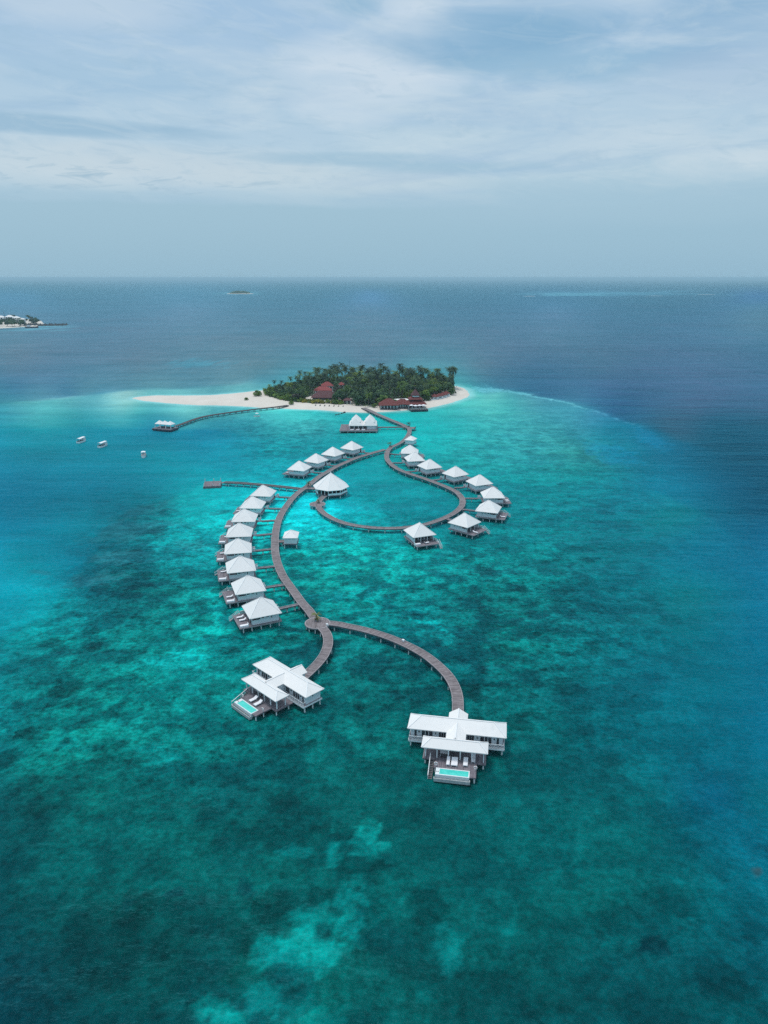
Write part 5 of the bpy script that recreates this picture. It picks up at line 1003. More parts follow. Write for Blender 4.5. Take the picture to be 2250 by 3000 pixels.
# ------------------------------------------------------------------ boats
def hull(mb, Ln, Bm, dr, fb, sheer=.45):
    st = [(-.5, .80, .12), (-.3, .95, .0), (0, 1, 0), (.22, .88, .05), (.38, .55, .3), (.47, .2, .7), (.5, .04, 1.0)]
    rows = []
    for u, w, k in st:
        x = u * Ln; hb = Bm / 2 * w; z = fb + sheer * max(0, k)
        rows.append([(x, -hb, z), (x, -hb * .9, -.02 + .15 * k), (x, -hb * .35, -dr * (1 - k)), (x, hb * .35, -dr * (1 - k)), (x, hb * .9, -.02 + .15 * k), (x, hb, z)])
    I = [[mb.vert(*p) for p in r] for r in rows]
    for a, b in zip(I, I[1:]):
        for j in range(5): mb.face([a[j], a[j + 1], b[j + 1], b[j]][::-1])
    mb.face(I[0][::-1]); mb.face(I[-1])
    return rows
def boat(label, x, y, rz, Ln, Bm, roof):
    t = thing('boat', label, 'boat', (x, y, 0), rz)
    mb = MB(); rows = hull(mb, Ln, Bm, .5, .95); mb.build('hull', M['hull'], t)
    mb = MB()
    for a, b in zip(rows, rows[1:]): mb.poly([(a[0][0], a[0][1] * .93, .8), (b[0][0], b[0][1] * .93, .8), (b[5][0], b[5][1] * .93, .8), (a[5][0], a[5][1] * .93, .8)])
    mb.build('deck', M['varnish'], t)
    mb = MB(); x0, x1 = (-.46 * Ln, .30 * Ln) if roof == 'long' else (-.2 * Ln, .18 * Ln); hb = Bm * .44; N = 6
    for k in range(N):
        a = -1 + 2 * k / N; b = -1 + 2 * (k + 1) / N
        za = 2.75 - .25 * a * a; zb = 2.75 - .25 * b * b
        mb.hexa([(x0, a * hb, za - .08), (x1, a * hb * .9, za - .08), (x1, b * hb * .9, zb - .08), (x0, b * hb, zb - .08)], [(x0, a * hb, za), (x1, a * hb * .9, za), (x1, b * hb * .9, zb), (x0, b * hb, zb)])
    mb.build('canopy', M['hull'], t)
    for px in np.linspace(x0 + .3, x1 - .3, 4 if roof == 'long' else 2):
        for s in (-1, 1): mb = MB(); mb.box(px - .06, px + .06, s * hb * .86 - .05, s * hb * .86 + .05, .8, 2.6); mb.build('post', M['hull'], t)
    mb = MB(); mb.box(x1 - 1.5, x1 - .4, -hb * .75, hb * .75, .81, 1.9); w = mb.build('cabin', M['hull'], t)
    mb = MB(); mb.box(x1 - .44, x1 - .36, -hb * .65, hb * .65, 1.5, 1.84); mb.build('windscreen', M['glass'], w)
    mb = MB(); mb.box(x0 + .4, x1 - 2.0, -hb * .7, -hb * .35, .81, 1.2); mb.box(x0 + .4, x1 - 2.0, hb * .35, hb * .7, .81, 1.2); mb.build('bench', M['dgrey'], t)
    if roof != 'long':
        mb = MB(); mb.box(-Ln * .5 - .35, -Ln * .5 + .05, -.25, .25, .1, 1.35); mb.build('outboard_motor', M['dgrey'], t)
    return t
boat('white covered boat at anchor, left of the other two', -174.2, 402, R(80), 7.8, 2.7, 'long')
boat('white covered boat at anchor between the other two', -157.6, 390.6, R(77), 7.8, 2.7, 'long')
boat('small white boat at anchor with bow toward the camera, right of the others', -127.2, 366.5, R(-76), 7.4, 2.6, 'short')
t = thing('dinghy', 'tiny white dinghy with a small sun awning beside the long pier', 'dinghy', (-86.6, 480.6, 0), R(15))
mb = MB(); rows = hull(mb, 4.4, 1.7, .3, .5, .25); mb.build('hull', M['hull'], t)
mb = MB()
for a, b in zip(rows, rows[1:]): mb.poly([(a[0][0], a[0][1] * .9, .4), (b[0][0], b[0][1] * .9, .4), (b[5][0], b[5][1] * .9, .4), (a[5][0], a[5][1] * .9, .4)])
mb.build('deck', M['varnish'], t)
mb = MB(); mb.tube([(.2, 0, .4), (.2, 0, 2.4)], .05, 6); mb.build('mast', M['hull'], t)
mb = MB(); mb.hip(-.9, 1.2, -.7, .7, 2.2, 2.6, (0, 0), (.3, 0), .06); mb.build('awning', M['cushion'], t)

# ------------------------------------------------------------------ palms and trees
def frond(mb, az, el, ln, droop, w, seg=7):
    d = Vector((math.cos(az), math.sin(az), 0)); side = Vector((-math.sin(az), math.cos(az), 0))
    p = Vector((0, 0, 0)); a = el; pts = [p.copy()]; ang = [a]
    for k in range(seg):
        p = p + (d * math.cos(a) + Vector((0, 0, math.sin(a)))) * (ln / seg); a -= droop / seg * (1 + .8 * k / seg)
        pts.append(p.copy()); ang.append(a)
    for k in range(seg):
        a0, a1 = pts[k], pts[k + 1]
        f = (k + .5) / seg; ww = w * (.35 + 1.3 * f if f < .4 else 1.05 - .75 * (f - .4) / .6)
        for s in (-1, 1):
            mid = a0.lerp(a1, .55)
            tip = mid + side * (s * ww) + (a1 - a0).normalized() * (ww * .75) - Vector((0, 0, ww * (.55 + .4 * f)))
            tip2 = a1 + side * (s * ww * .8) + (a1 - a0).normalized() * (ww * .8) - Vector((0, 0, ww * .5))
            mb.poly([tuple(a0), tuple(mid), tuple(tip)]); mb.poly([tuple(mid), tuple(a1), tuple(tip2)])
def palm_meshes(seed, h, lean, nf=17, ln=3.4, leaf='leaf_palm'):
    rnd = random.Random(seed)
    la = rnd.uniform(0, 2 * PI)
    pts = [(lean * (k / 6) ** 1.8 * math.cos(la), lean * (k / 6) ** 1.8 * math.sin(la), h * k / 6 - .3) for k in range(7)]
    mb = MB(); mb.tube(pts, [.24, .19, .17, .16, .15, .14, .13], 6); o = mb.build('trunk', M['bark'], None, True); tr = o.data; bpy.data.objects.remove(o)
    mb = MB()
    for k in range(nf):
        e = rnd.uniform(-.45, 1.25) if k > 3 else 1.2
        frond(mb, 2 * PI * k * .618 + rnd.uniform(-.2, .2), e, ln * rnd.uniform(.85, 1.12), rnd.uniform(1.1, 1.9), ln * .21)
    o = mb.build('crown', M[leaf]); cr = o.data; bpy.data.objects.remove(o)
    return tr, cr, pts[-1]
def plant(name, label, cat, meshes, x, y, z, s, rz, group, part=('trunk', 'crown')):
    t = thing(name, label, cat, (x, y, z), rz, group); t.scale = (s, s, s)
    tr, cr, top = meshes
    a = obj(part[0], tr, t); b = obj(part[1], cr, t); b.location = top
    return t
# young palms in planters on the boardwalk junctions
for lab, x, y, zb, s, leaf, sd in (
    ('bright yellow-green young palm on the front round platform', -18.25, 173.9, 1.63, 1.0, 'leaf_bright', 3),
    ('young palm at the junction beside the landing pier', -33.6, 304.0, 1.63, 1.15, 'leaf_bright', 4),
    ('small palm on the round platform below the big pavilion', -27.0, 279.6, 1.63, .7, 'leaf_bright', 5),
    ('young palm where the loop boardwalk splits off', 3.3, 383.5, 1.61, 1.1, 'leaf_bright', 6),
    ('dark young palm beside the small timber platform', 15.6, 438.6, 1.61, 1.2, 'leaf_palm', 8)):
    tr, cr, top = palm_meshes(sd, 1.5, .1, 15, 1.75, leaf)
    plant('young_palm', lab, 'palm', (tr, cr, top), x, y, zb + .3, s, sd, 'young palms on the boardwalk platforms')
    t = thing('planter', 'round planter under the ' + lab, 'planter', (x, y, zb + .001), 0, 'planters on the boardwalk platforms')
    mb = MB(); mb.tube([(0, 0, 0), (0, 0, .45)], [.55, .62], 14); mb.build('tub', M['kerb'], t)
    mb = MB(); mb.tube([(0, 0, .451), (0, 0, .47)], .54, 14); mb.build('soil', M['soil'], t)
    if sd == 8 or sd == 6:
        p = obj('crossbeam', beam_mesh(1.4, 1.4, .3), t); p.location = (0, 0, -.31)

def leafy_meshes(seed, h, rw, n, leaf, low=.25, size=.62):
    rnd = random.Random(seed)
    mb = MB(); top = h * .55
    mb.tube([(0, 0, -.3), (.1, 0, top * .5), (0, .1, top)], [.28, .2, .12], 6)
    lobes = []
    for k in range(9):
        a = 2 * PI * k * .618; r = rw * rnd.uniform(.25, .72)
        c = Vector((r * math.cos(a), r * math.sin(a), h * (low + (1 - low) * rnd.uniform(.25, .82))))
        lobes.append((c, rw * rnd.uniform(.32, .5)))
        mb.tube([(0, 0, top * .6), tuple(c * .6 + Vector((0, 0, top * .2))), tuple(c)], [.1, .07, .03], 5)
    lobes.append((Vector((0, 0, h * .8)), rw * .45))
    o = mb.build('trunk', M['bark']); tr = o.data; bpy.data.objects.remove(o)
    mb = MB()
    for k in range(n):
        c, r = rnd.choice(lobes)
        d = Vector((rnd.gauss(0, 1), rnd.gauss(0, 1), rnd.gauss(.25, .8))).normalized()
        p = c + Vector((d.x * r, d.y * r, d.z * r * .75)) * rnd.uniform(.55, 1.1)
        if p.z < .15: p.z = rnd.uniform(.15, .6)
        nrm = (d + Vector((rnd.uniform(-.6, .6), rnd.uniform(-.6, .6), rnd.uniform(-.2, .8)))).normalized()
        a = nrm.orthogonal().normalized(); b = nrm.cross(a); ro = rnd.uniform(0, PI)
        a, b = a * math.cos(ro) + b * math.sin(ro), b * math.cos(ro) - a * math.sin(ro)
        sz = size * rnd.uniform(.55, 1.2)
        mb.poly([tuple(p - a * sz), tuple(p + b * sz * .55 - nrm * sz * .15), tuple(p + a * sz), tuple(p - b * sz * .55 + nrm * sz * .1)])
    o = mb.build('crown', M[leaf]); cr = o.data; bpy.data.objects.remove(o)
    return tr, cr, (0, 0, 0)

PALMS = [palm_meshes(20 + k, hh, ln, 26, 3.35) for k, (hh, ln) in enumerate(((9.5, .8), (10.5, 1.6), (11.5, .5), (8.5, 1.4), (12.2, 1.0)))]
PALMY = [palm_meshes(40 + k, hh, .9, 24, 3.6, 'leaf_mid') for k, hh in enumerate((8.5, 9.5, 7.5))]
TREES = [leafy_meshes(60 + k, hh, rw, 820, lf) for k, (hh, rw, lf) in enumerate(((8.5, 4.6, 'leaf_dark'), (9.5, 5, 'leaf_dark'), (7.2, 4.2, 'leaf_mid'), (8.2, 4.6, 'leaf_mid'), (6.5, 4.0, 'leaf_brown'), (8.0, 4.4, 'leaf_shrub')))]
SHRUB = [leafy_meshes(80 + k, hh, rw, 380, lf, .05, .42) for k, (hh, rw, lf) in enumerate(((3.0, 2.5, 'leaf_shrub'), (2.5, 2.7, 'leaf_shrub'), (2.2, 2.1, 'leaf_gold'), (3.6, 2.6, 'leaf_mid')))]

VEG = VEG_FRONT + [(62, 604), (58, 614), (44, 632), (18, 645), (-14, 649), (-52, 643), (-76, 622), (-88, 603), (-95, 588)]
VA = np.array(VEG)
# keep clear of buildings: centre x, y, radius
CLEAR = [(-47, 548, 13), (-46, 568, 9), (3, 510, 9), (22, 513, 11), (12, 523, 6), (-27, 524, 6), (40, 545, 5), (45, 552, 5), (49, 560, 5), (-33, 590, 4)]
def blocked(x, y, pad=0):
    for cx, cy, r in CLEAR:
        if abs(x - cx) < r + pad and cy - r - 9 - pad < y < cy + r * .62: return True
    return False
rnd = random.Random(11)
spots = []
tries = 0
while len(spots) < 330 and tries < 60000:
    tries += 1
    x = rnd.uniform(-96, 64); y = rnd.uniform(506, 650)
    d = float(poly_dist(np.array([x]), np.array([y]), VEG)[0])
    if d < 2.0 or blocked(x, y, 0): continue
    sp = 4.0 if d < 16 or y > 618 else 5.9
    if any((x - a) ** 2 + (y - b) ** 2 < sp * sp for a, b, _ in spots): continue
    spots.append((x, y, d))
for x, y, d in spots:
    edge_l = float(sstep(-92, -55, np.array(x)))
    u = rnd.random(); rz = rnd.uniform(0, 6.28)
    back = y > 600 or d > 24
    if (u < .60 and back) or u < .34:
        s = (.62 + .5 * edge_l) * rnd.uniform(.85, 1.18) * (1.0 if y < 560 else 1.1)
        if rnd.random() < .3: plant('palm_tree', 'green coconut palm among the trees of the island grove', 'palm', rnd.choice(PALMY), x, y, 1.1, s, rz, 'fresh green palms of the island grove')
        else: plant('palm_tree', 'tall dark coconut palm rising from the island grove', 'palm', rnd.choice(PALMS), x, y, 1.1, s, rz, 'dark coconut palms of the island grove')
    else:
        k = 5 if (5 < x < 40 and 535 < y < 600 and rnd.random() < .5) else rnd.choice((0, 0, 1, 1, 2, 3, 4) if x < 20 else (0, 1, 2, 3, 3))
        s = (.55 + .45 * edge_l) * rnd.uniform(.8, 1.1)
        lab = ('dark green broadleaf tree in the island grove', 'dark green broadleaf tree in the island grove', 'mid green broadleaf tree in the island grove', 'mid green broadleaf tree in the island grove', 'brownish dry tree near the red roofs of the island', 'bright yellow-green broadleaf tree behind the pagoda restaurant')[k]
        plant('broadleaf_tree', lab, 'tree', TREES[k], x, y, 1.1, s, rz, ('dark broadleaf trees of the grove', 'mid green broadleaf trees of the grove', 'brownish trees of the grove', 'yellow-green trees behind the pagoda')[(0, 0, 1, 1, 2, 3)[k]])
# lone palms standing out at the right tip and along the beach
for lab, x, y, s, k in (('tall palm leaning at the right tip of the island', 57.5, 607, 1.02, 1), ('shorter palm beside the tall one at the right tip', 55.0, 596, .72, 3), ('tall palm left of the leaning one near the right tip', 47.5, 603, 1.05, 2),
                        ('palm on the beach left of the island boardwalk', -13.5, 510, .62, 0), ('palm on the beach right of the island boardwalk', -7.5, 508.5, .58, 3), ('palm just right of the beach kiosk', -20.5, 517, .66, 4)):
    plant('palm_tree', lab, 'palm', PALMS[k], x, y, 1.1, s, k * 1.3, 'palms standing apart on the island edge')
# shrubs in a line along the sand
fr = VEG_FRONT
q = 0
def along(pts, step):
    out = []; acc = 0
    for a, b in zip(pts, pts[1:]):
        l = math.hypot(b[0] - a[0], b[1] - a[1]); s = acc
        while s < l: out.append((a[0] + (b[0] - a[0]) * s / l, a[1] + (b[1] - a[1]) * s / l)); s += step
        acc = s - l
    return out
for x, y in along(fr[:9], 3.3) + [(a + 1.5, b + 4) for a, b in along(fr[:5], 3.6)]:
    if -30 < x < -22: continue
    gold = -62 < x < -36
    k = 2 if gold and rnd.random() < .85 else rnd.choice((0, 1, 3, 0))
    lab, grp = (('yellow flowering hedge bush in front of the long brown roof', 'yellow hedge bushes') if k == 2 else ('bright green beach shrub along the edge of the sand', 'green beach shrubs') if k != 3 else ('darker green beach shrub along the edge of the sand', 'darker beach shrubs'))
    plant('shrub', lab, 'shrub', SHRUB[k], x + rnd.uniform(-1, 1), y + rnd.uniform(.2, 2.6), 1.0, rnd.uniform(1.0, 1.5), rnd.uniform(0, 6), grp, ('stem', 'crown'))
for lab, x, y, s, k in (('round green bush alone on the open sand spit', -99.5, 560, 1.55, 0), ('small brown bush on the open sand spit', -104.6, 539.5, .7, 3), ('round bush where the long pier meets the beach', -68.3, 522, .9, 0), ('bush on the beach below the right bungalows', 33.5, 537, .8, 3), ('large round tree-like bush right of the pagoda restaurant', 31, 541, 2.0, 3), ('leafy bush between bungalows and right tip', 53.5, 566, 1.5, 3), ('bush left of the restaurant by the boardwalk', -7.0, 509, .9, 3), ('dense round bush behind the left restaurant roof', -1, 517, 2.1, 3), ('dense round bush before the white roof', 7.5, 517.5, 1.5, 0)):
    plant('shrub', lab, 'shrub', SHRUB[k], x, y, 1.1, s, k * 2., 'single bushes on the sand', ('stem', 'crown'))
# low undergrowth below the trees: one mass nobody could count
mb = MB(); c = 0
while c < 9000:
    x = rnd.uniform(-96, 64); y = rnd.uniform(505, 650)
    if any(abs(x - cx) < r and abs(y - cy) < r * .75 for cx, cy, r in CLEAR): continue
    inside = False; j = len(VEG) - 1
    for i in range(len(VEG)):
        if (VEG[i][1] > y) != (VEG[j][1] > y) and x < (VEG[j][0] - VEG[i][0]) * (y - VEG[i][1]) / (VEG[j][1] - VEG[i][1]) + VEG[i][0]: inside = not inside
        j = i
    if not inside: continue
    c += 1
    p = Vector((x, y, rnd.uniform(1.0, 3.0) if c < 4000 else rnd.uniform(2, 6.5)))
    if c >= 4000 and (poly_dist(np.array([x]), np.array([y]), VEG)[0] < 7 or blocked(x, y, 2)): c -= 1; continue
    nrm = Vector((rnd.gauss(0, .6), rnd.gauss(-.2, .6), 1)).normalized(); a = nrm.orthogonal().normalized(); b = nrm.cross(a); sz = rnd.uniform(.7, 1.7)
    mb.poly([tuple(p - a * sz), tuple(p + b * sz * .6), tuple(p + a * sz), tuple(p - b * sz * .6)])
o = mb.build('undergrowth', M['leaf_dark']); tag(o, 'low dark undergrowth covering the ground of the island grove', 'undergrowth', None, 'stuff')

# ------------------------------------------------------------------ island buildings
def hall(name, label, cat, cx, cy, rz, hx, hy, wall_h, ridge, rise, mat='red_roof', z0=1.3, open_front=True, wmat='wall', over=.8, nwin=4, group=None):
    t = thing(name, label, cat, (cx, cy, z0), rz, group)
    rl = max(hx - hy, .15)
    mb = MB(); mb.hip(-hx - over, hx + over, -hy - over, hy + over, wall_h, wall_h + rise, (-rl, 0), (rl, 0), .2); rf = mb.build('roof', M[mat], t)
    mb = MB(); mb.bar((-rl, 0, wall_h + rise + .03), (rl, 0, wall_h + rise + .03), .3, .14); mb.build('ridge_cap', M['brown_roof'], rf)
    y0 = -hy + (2.2 if open_front else 0)
    mb = MB(); mb.box(-hx, hx, y0, hy, -.5, wall_h - .15); mb.build('wall', M[wmat], t)
    for k in range(nwin):
        x = -hx + (k + .5) * 2 * hx / nwin
        mb = MB(); mb.box(x - .6 * hx / nwin, x + .6 * hx / nwin, y0 - .04, y0, .2 if open_front else .9, wall_h - .7); w = mb.build('window', M['glass'], t)
        mb = MB(); mb.box(x - .05, x + .05, y0 - .08, y0, .15, wall_h - .65); mb.build('frame', M['paint'], w)
    if open_front:
        for k in range(nwin + 1):
            x = -hx + k * 2 * hx / nwin; mb = MB(); mb.box(x - .15, x + .15, -hy, -hy + .3, -.6, wall_h - .19); mb.build('column', M['paint'], t)
        mb = MB(); mb.box(-hx - .4, hx + .4, -hy - .5, y0, -.6, .05); mb.build('floor', M['darkwood'], t)
    return t
hall('restaurant_wing', 'low restaurant wing with broad red hip roof beside the island boardwalk', 'restaurant', 3.4, 508.6, R(3), 5.8, 4.4, 2.5, 0, 4.2, nwin=5, over=1.4)
hall('restaurant_link', 'narrow red-roofed gallery between the left wing and the pagoda', 'restaurant', 13.2, 511.5, R(8), 5.0, 3.2, 2.5, 0, 3.2, nwin=6, over=1.2)
t = thing('pagoda_restaurant', 'red-brown three-tier pagoda roofed restaurant on the beach', 'restaurant', (22.6, 512.5, 1.2), R(6))
for a, b, ze, zr, mt, nm in ((7.6, 6.2, 2.7, 7.2, 'red_roof', 'lower_roof'), (5.0, 4.3, 5.9, 9.2, 'red_roof', 'middle_roof'), (3.1, 2.9, 8.6, 12.8, 'brown_roof', 'top_roof')):
    mb = MB(); mb.hip(-a, a, -b, b, ze, zr, (-.2, 0), (.2, 0), .2); mb.build(nm, M[mt], t)
mb = MB(); mb.box(-2.4, 2.4, -2.2, 2.2, 7.2, 8.42); mb.build('lantern_wall', M['wall'], t)
mb = MB(); mb.tube([(0, 0, 12.8), (0, 0, 14)], [.15, .04], 6); mb.build('finial', M['brown_roof'], t)
mb = MB(); mb.box(-4.6, 4.6, -2.6, 4.6, -.6, 2.52); mb.build('wall', M['wall'], t)
for x in (-3.6, -1.2, 1.2, 3.6):
    mb = MB(); mb.box(x - .9, x + .9, -2.64, -2.6, 0, 2.3); mb.build('window', M['glass'], t)
for x in (-5.6, -2.8, 0, 2.8, 5.6):
    mb = MB(); mb.box(x - .16, x + .16, -5.0, -4.7, -.8, 2.52); mb.build('column', M['paint'], t)
t = thing('dining_terrace', 'dark timber dining terrace over the water before the pagoda', 'terrace', (24.6, 502.6, 0), R(10))
mb = MB(); mb.box(-6.2, 6.0, -3.8, 4.2, 1.2, 1.5); mb.build('deck', M['darkwood'], t)
mb = MB(); mb.box(-6.3, 6.1, -3.9, 4.3, .5, 1.19); mb.build('skirt', M['navy'], t)
for x in (-5.8, -2, 2, 5.6):
    for y in (-3.4, 2.5): c = obj('pile', pile_mesh(.2, .49, 'beam'), t); c.location = (x, y, 0)
mb = MB(); mb.box(-6.2, 6.0, -3.8, -3.7, 2.3, 2.4)
for k in range(8): mb.box(-6.15 + k * 1.7, -6.05 + k * 1.7, -3.79, -3.71, 1.5, 2.3)
mb.build('railing', M['paint'], t)
for k, (x, y) in enumerate(((19.6, 504.2), (22.4, 502.4), (25.4, 503.8), (28.2, 504.6))):
    t = thing('parasol', ('white parasol at the left end of the dining terrace', 'white parasol at the seaward corner of the dining terrace', 'white parasol in the middle of the dining terrace', 'white parasol at the right end of the dining terrace')[k], 'parasol', (x, y, 1.5), .4, 'white parasols on the dining terrace')
    mb = MB(); mb.hip(-1.4, 1.4, -1.4, 1.4, 2.2, 2.9, (0, 0), (.01, 0), .06); mb.build('canopy', M['cushion'], t)
    mb = MB(); mb.tube([(0, 0, 0), (0, 0, 2.8)], .05, 6); mb.build('pole', M['paint'], t)
hall('storehouse', 'flat white-roofed storehouse behind the red restaurant', 'building', 12.6, 524.5, R(14), 5.2, 2.8, 3.2, 0, .7, 'roof', open_front=False, nwin=2, over=.3)
hall('long_house', 'long house with dark brown roof behind the yellow hedge', 'building', -45.2, 545.0, R(-2), 9.0, 4.6, 2.2, 0, 4.4, 'brown_roof', open_front=False, nwin=5, wmat='brown_wall', over=1.3)
hall('red_hall', 'house with faded bright red roof behind the brown roof', 'building', -47.8, 559.5, R(4), 6.2, 3.6, 5.0, 0, 3.0, 'pink_roof', open_front=False, nwin=4)
hall('red_hall', 'upper house with bright red roof, highest behind the brown roof', 'building', -45.6, 574, R(12), 4.0, 3.0, 6.6, 0, 3.0, 'pink_roof', open_front=False, nwin=3)
hall('small_house', 'small house with faded red roof between the palms', 'building', -34.5, 580, R(10), 2.2, 2.0, 6.4, 0, 2.0, 'pink_roof', open_front=False, nwin=1)
hall('beach_kiosk', 'open grey-roofed beach kiosk between palm trunks', 'kiosk', -27.2, 524.2, 0, 2.6, 1.8, 2.9, 0, 1.6, 'brown_roof', nwin=2)
for k, (x, y, a) in enumerate(((38.8, 544.6, 35), (42.6, 548.4, 40), (46.0, 553.6, 46), (48.8, 559.2, 52))):
    hall('beach_bungalow', 'small red-roofed beach bungalow at the right of the island, %s from the restaurant' % ('nearest', 'second', 'third', 'farthest')[k], 'bungalow', x, y, R(a - 10), 2.1, 1.8, 2.3, 0, 1.9, 'red_roof', open_front=False, nwin=1, over=.5, group='red-roofed beach bungalows')
mb = MB(); mb.box(-3.2, 3.2, -.2, .2, -.3, 1.0); mb.box(-3.3, 3.3, -.26, .26, 1.0, 1.1)
o = mb.build('beach_wall', M['wall'], None, False, (36.4, 540.6, 1.0)); o.rotation_euler.z = R(8); tag(o, 'low white wall on the sand before the nearest bungalow', 'wall')
# groyne of dark rubble
mb = MB(); rr_ = random.Random(5)
for k in range(60):
    f = rr_.random(); x = -33.8 + 6.6 * f; y = 485.4 + 9.6 * f
    r = rr_.uniform(.35, .7) * (1.6 if f > .85 else 1)
    P = [(x + r * math.cos(2 * PI * j / 5 + k) * rr_.uniform(.7, 1.2) + rr_.uniform(-.3, .3), y + r * math.sin(2 * PI * j / 5 + k) * rr_.uniform(.7, 1.2)) for j in range(5)]
    zt = rr_.uniform(.25, .8) * (1.5 if f > .85 else 1); top = (x, y, zt)
    for j in range(5): mb.poly([(*P[j], -.5), (*P[(j + 1) % 5], -.5), top])
tag(mb.build('groyne', M['rock']), 'short dark rock groyne on the beach left of the island boardwalk', 'groyne')
# dark loungers in a line on the beach
bl = None
for k in range(7):
    if bl is None:
        bl = thing('beach_lounger', 'dark wooden lounger in the line on the beach before the hedge', 'sun lounger', (0, 0, 0), 0, 'dark loungers on the island beach')
        mb = MB(); mb.box(-.9, .5, -.35, .35, .3, .4); mb.build('seat', M['dgrey'], bl)
        mb = MB(); mb.hexa([(.5, -.35, .3), (1.0, -.35, .7), (1.0, .35, .7), (.5, .35, .3)], [(.45, -.35, .4), (.92, -.35, .8), (.92, .35, .8), (.45, .35, .4)]); mb.build('backrest', M['dgrey'], bl)
        for x in (-.8, .8):
            mb = MB(); mb.box(x - .04, x + .04, -.3, .3, 0, .3); mb.build('leg', M['dgrey'], bl)
        b = bl
    else: b = copy_tree(bl)
    b.location = (-50 + k * 3.4, 517.5 - k * .85, 1.15); b.rotation_euler.z = 1.4
# slim radio mast behind the palms
t = thing('radio_mast', 'thin lattice radio mast rising behind the palms of the island', 'mast', (-30.6, 640, 1))
mb = MB(); mb.tube([(0, 0, -.5), (0, 0, 18.5)], [.2, .06], 4); mb.build('pole', M['dgrey'], t)
mb = MB()
for z in (8, 12, 15, 17.5): mb.box(-.5, .5, -.05, .05, z, z + .08)
mb.build('crossarm', M['dgrey'], t)

# ------------------------------------------------------------------ the far islands
rf_ = random.Random(21)
for k, (x, y, w, d, h) in enumerate(((-805, 1547, 16, 12, 13), (-778, 1530, 14, 10, 15), (-762, 1526, 12, 10, 13), (-741, 1500, 15, 10, 11), (-768, 1430, 12, 8, 8))):
    lab = ('white-roofed house at the left edge of the settled far island', 'tallest white-roofed house on the settled far island', 'white-roofed house just right of the tallest on the far island', 'long white-roofed house right of the others on the far island', 'low white-roofed house behind the far island beach')[k]
    hall('far_house', lab, 'house', x, y, R(rf_.uniform(-15, 15)), w / 2, d / 2, h * .75, 0, h * .25, 'roof', 1.2, False, nwin=3, group='white houses on the far settled island')
FT = []
while len(FT) < 170:
    x, y = rf_.uniform(-930, -680), rf_.uniform(1345, 1345 + 345 * rf_.random())
    if poly_dist(np.array([x]), np.array([y]), FAR)[0] > (7 if y > 1385 or x > -720 else 14): FT.append((x, y))
for x, y in FT:
    plant('broadleaf_tree', 'dark tree between the houses of the far settled island', 'tree', TREES[rf_.choice((0, 1))], x, y, 1, rf_.uniform(.85, 1.35), rf_.uniform(0, 6), 'trees of the far settled island')
t = thing('radio_mast', 'thin dark mast on the settled far island', 'mast', (-738, 1432, 1))
mb = MB(); mb.tube([(0, 0, 0), (0, 0, 27)], [.5, .3], 5); mb.build('pole', M['dgrey'], t)
mb = MB()
for z in (10, 16, 22): mb.box(-.9, .9, -.1, .1, z, z + .2)
mb.build('crossarm', M['dgrey'], t)
mb = MB()
for k in range(150):
    f = rf_.random(); x = -702 + 70 * f; y = 1440 + 20 * f + rf_.uniform(-24, 24) * (1 - .5 * f); r = rf_.uniform(2.2, 4.2); zt = rf_.uniform(1.8, 4.2) * (1.5 if f < .2 else 1)
    P = [(x + r * math.cos(2 * PI * j / 5 + k), y + r * math.sin(2 * PI * j / 5 + k)) for j in range(5)]
    for j in range(5): mb.poly([(*P[j], -.5), (*P[(j + 1) % 5], -.5), (x, y, zt)])
tag(mb.build('breakwater', M['rock']), 'dark rock breakwater at the right end of the far settled island', 'breakwater')
t = thing('cargo_boat', 'dark low cargo boat moored before the far settled island', 'boat', (-664, 1382, 0), R(5))
mb = MB(); rows = hull(mb, 24, 5, 1, 2.2, 1.2); mb.build('hull', M['navy'], t)
mb = MB()
for a, b in zip(rows, rows[1:]): mb.poly([(a[0][0], a[0][1] * .93, 2.0), (b[0][0], b[0][1] * .93, 2.0), (b[5][0], b[5][1] * .93, 2.0), (a[5][0], a[5][1] * .93, 2.0)])
mb.build('deck', M['stone'], t)
mb = MB(); mb.box(-8, -3, -1.8, 1.8, 2.0, 4.4); mb.build('wheelhouse', M['hull'], t)
# wooded islet near the horizon: a far wood that reads as one mass
mb = MB()
for k in range(900):
    x = rf_.uniform(-898, -792); y = rf_.uniform(4318, 4400); e = 1 - ((x + 845) / 56) ** 2
    z = rf_.uniform(1, 3 + 15 * max(.15, e) ** .5 * rf_.uniform(.7, 1)); s = rf_.uniform(2, 4.5)
    nrm = Vector((rf_.gauss(0, .7), rf_.gauss(-.5, .7), .8)).normalized(); a = nrm.orthogonal().normalized(); b = nrm.cross(a); p = Vector((x, y, z))
    mb.poly([tuple(p - a * s), tuple(p + b * s * .6), tuple(p + a * s), tuple(p - b * s * .6)])
tag(mb.build('islet_wood', M['leaf_dark']), 'dark wood on the tiny islet near the horizon', 'wood', None, 'stuff')

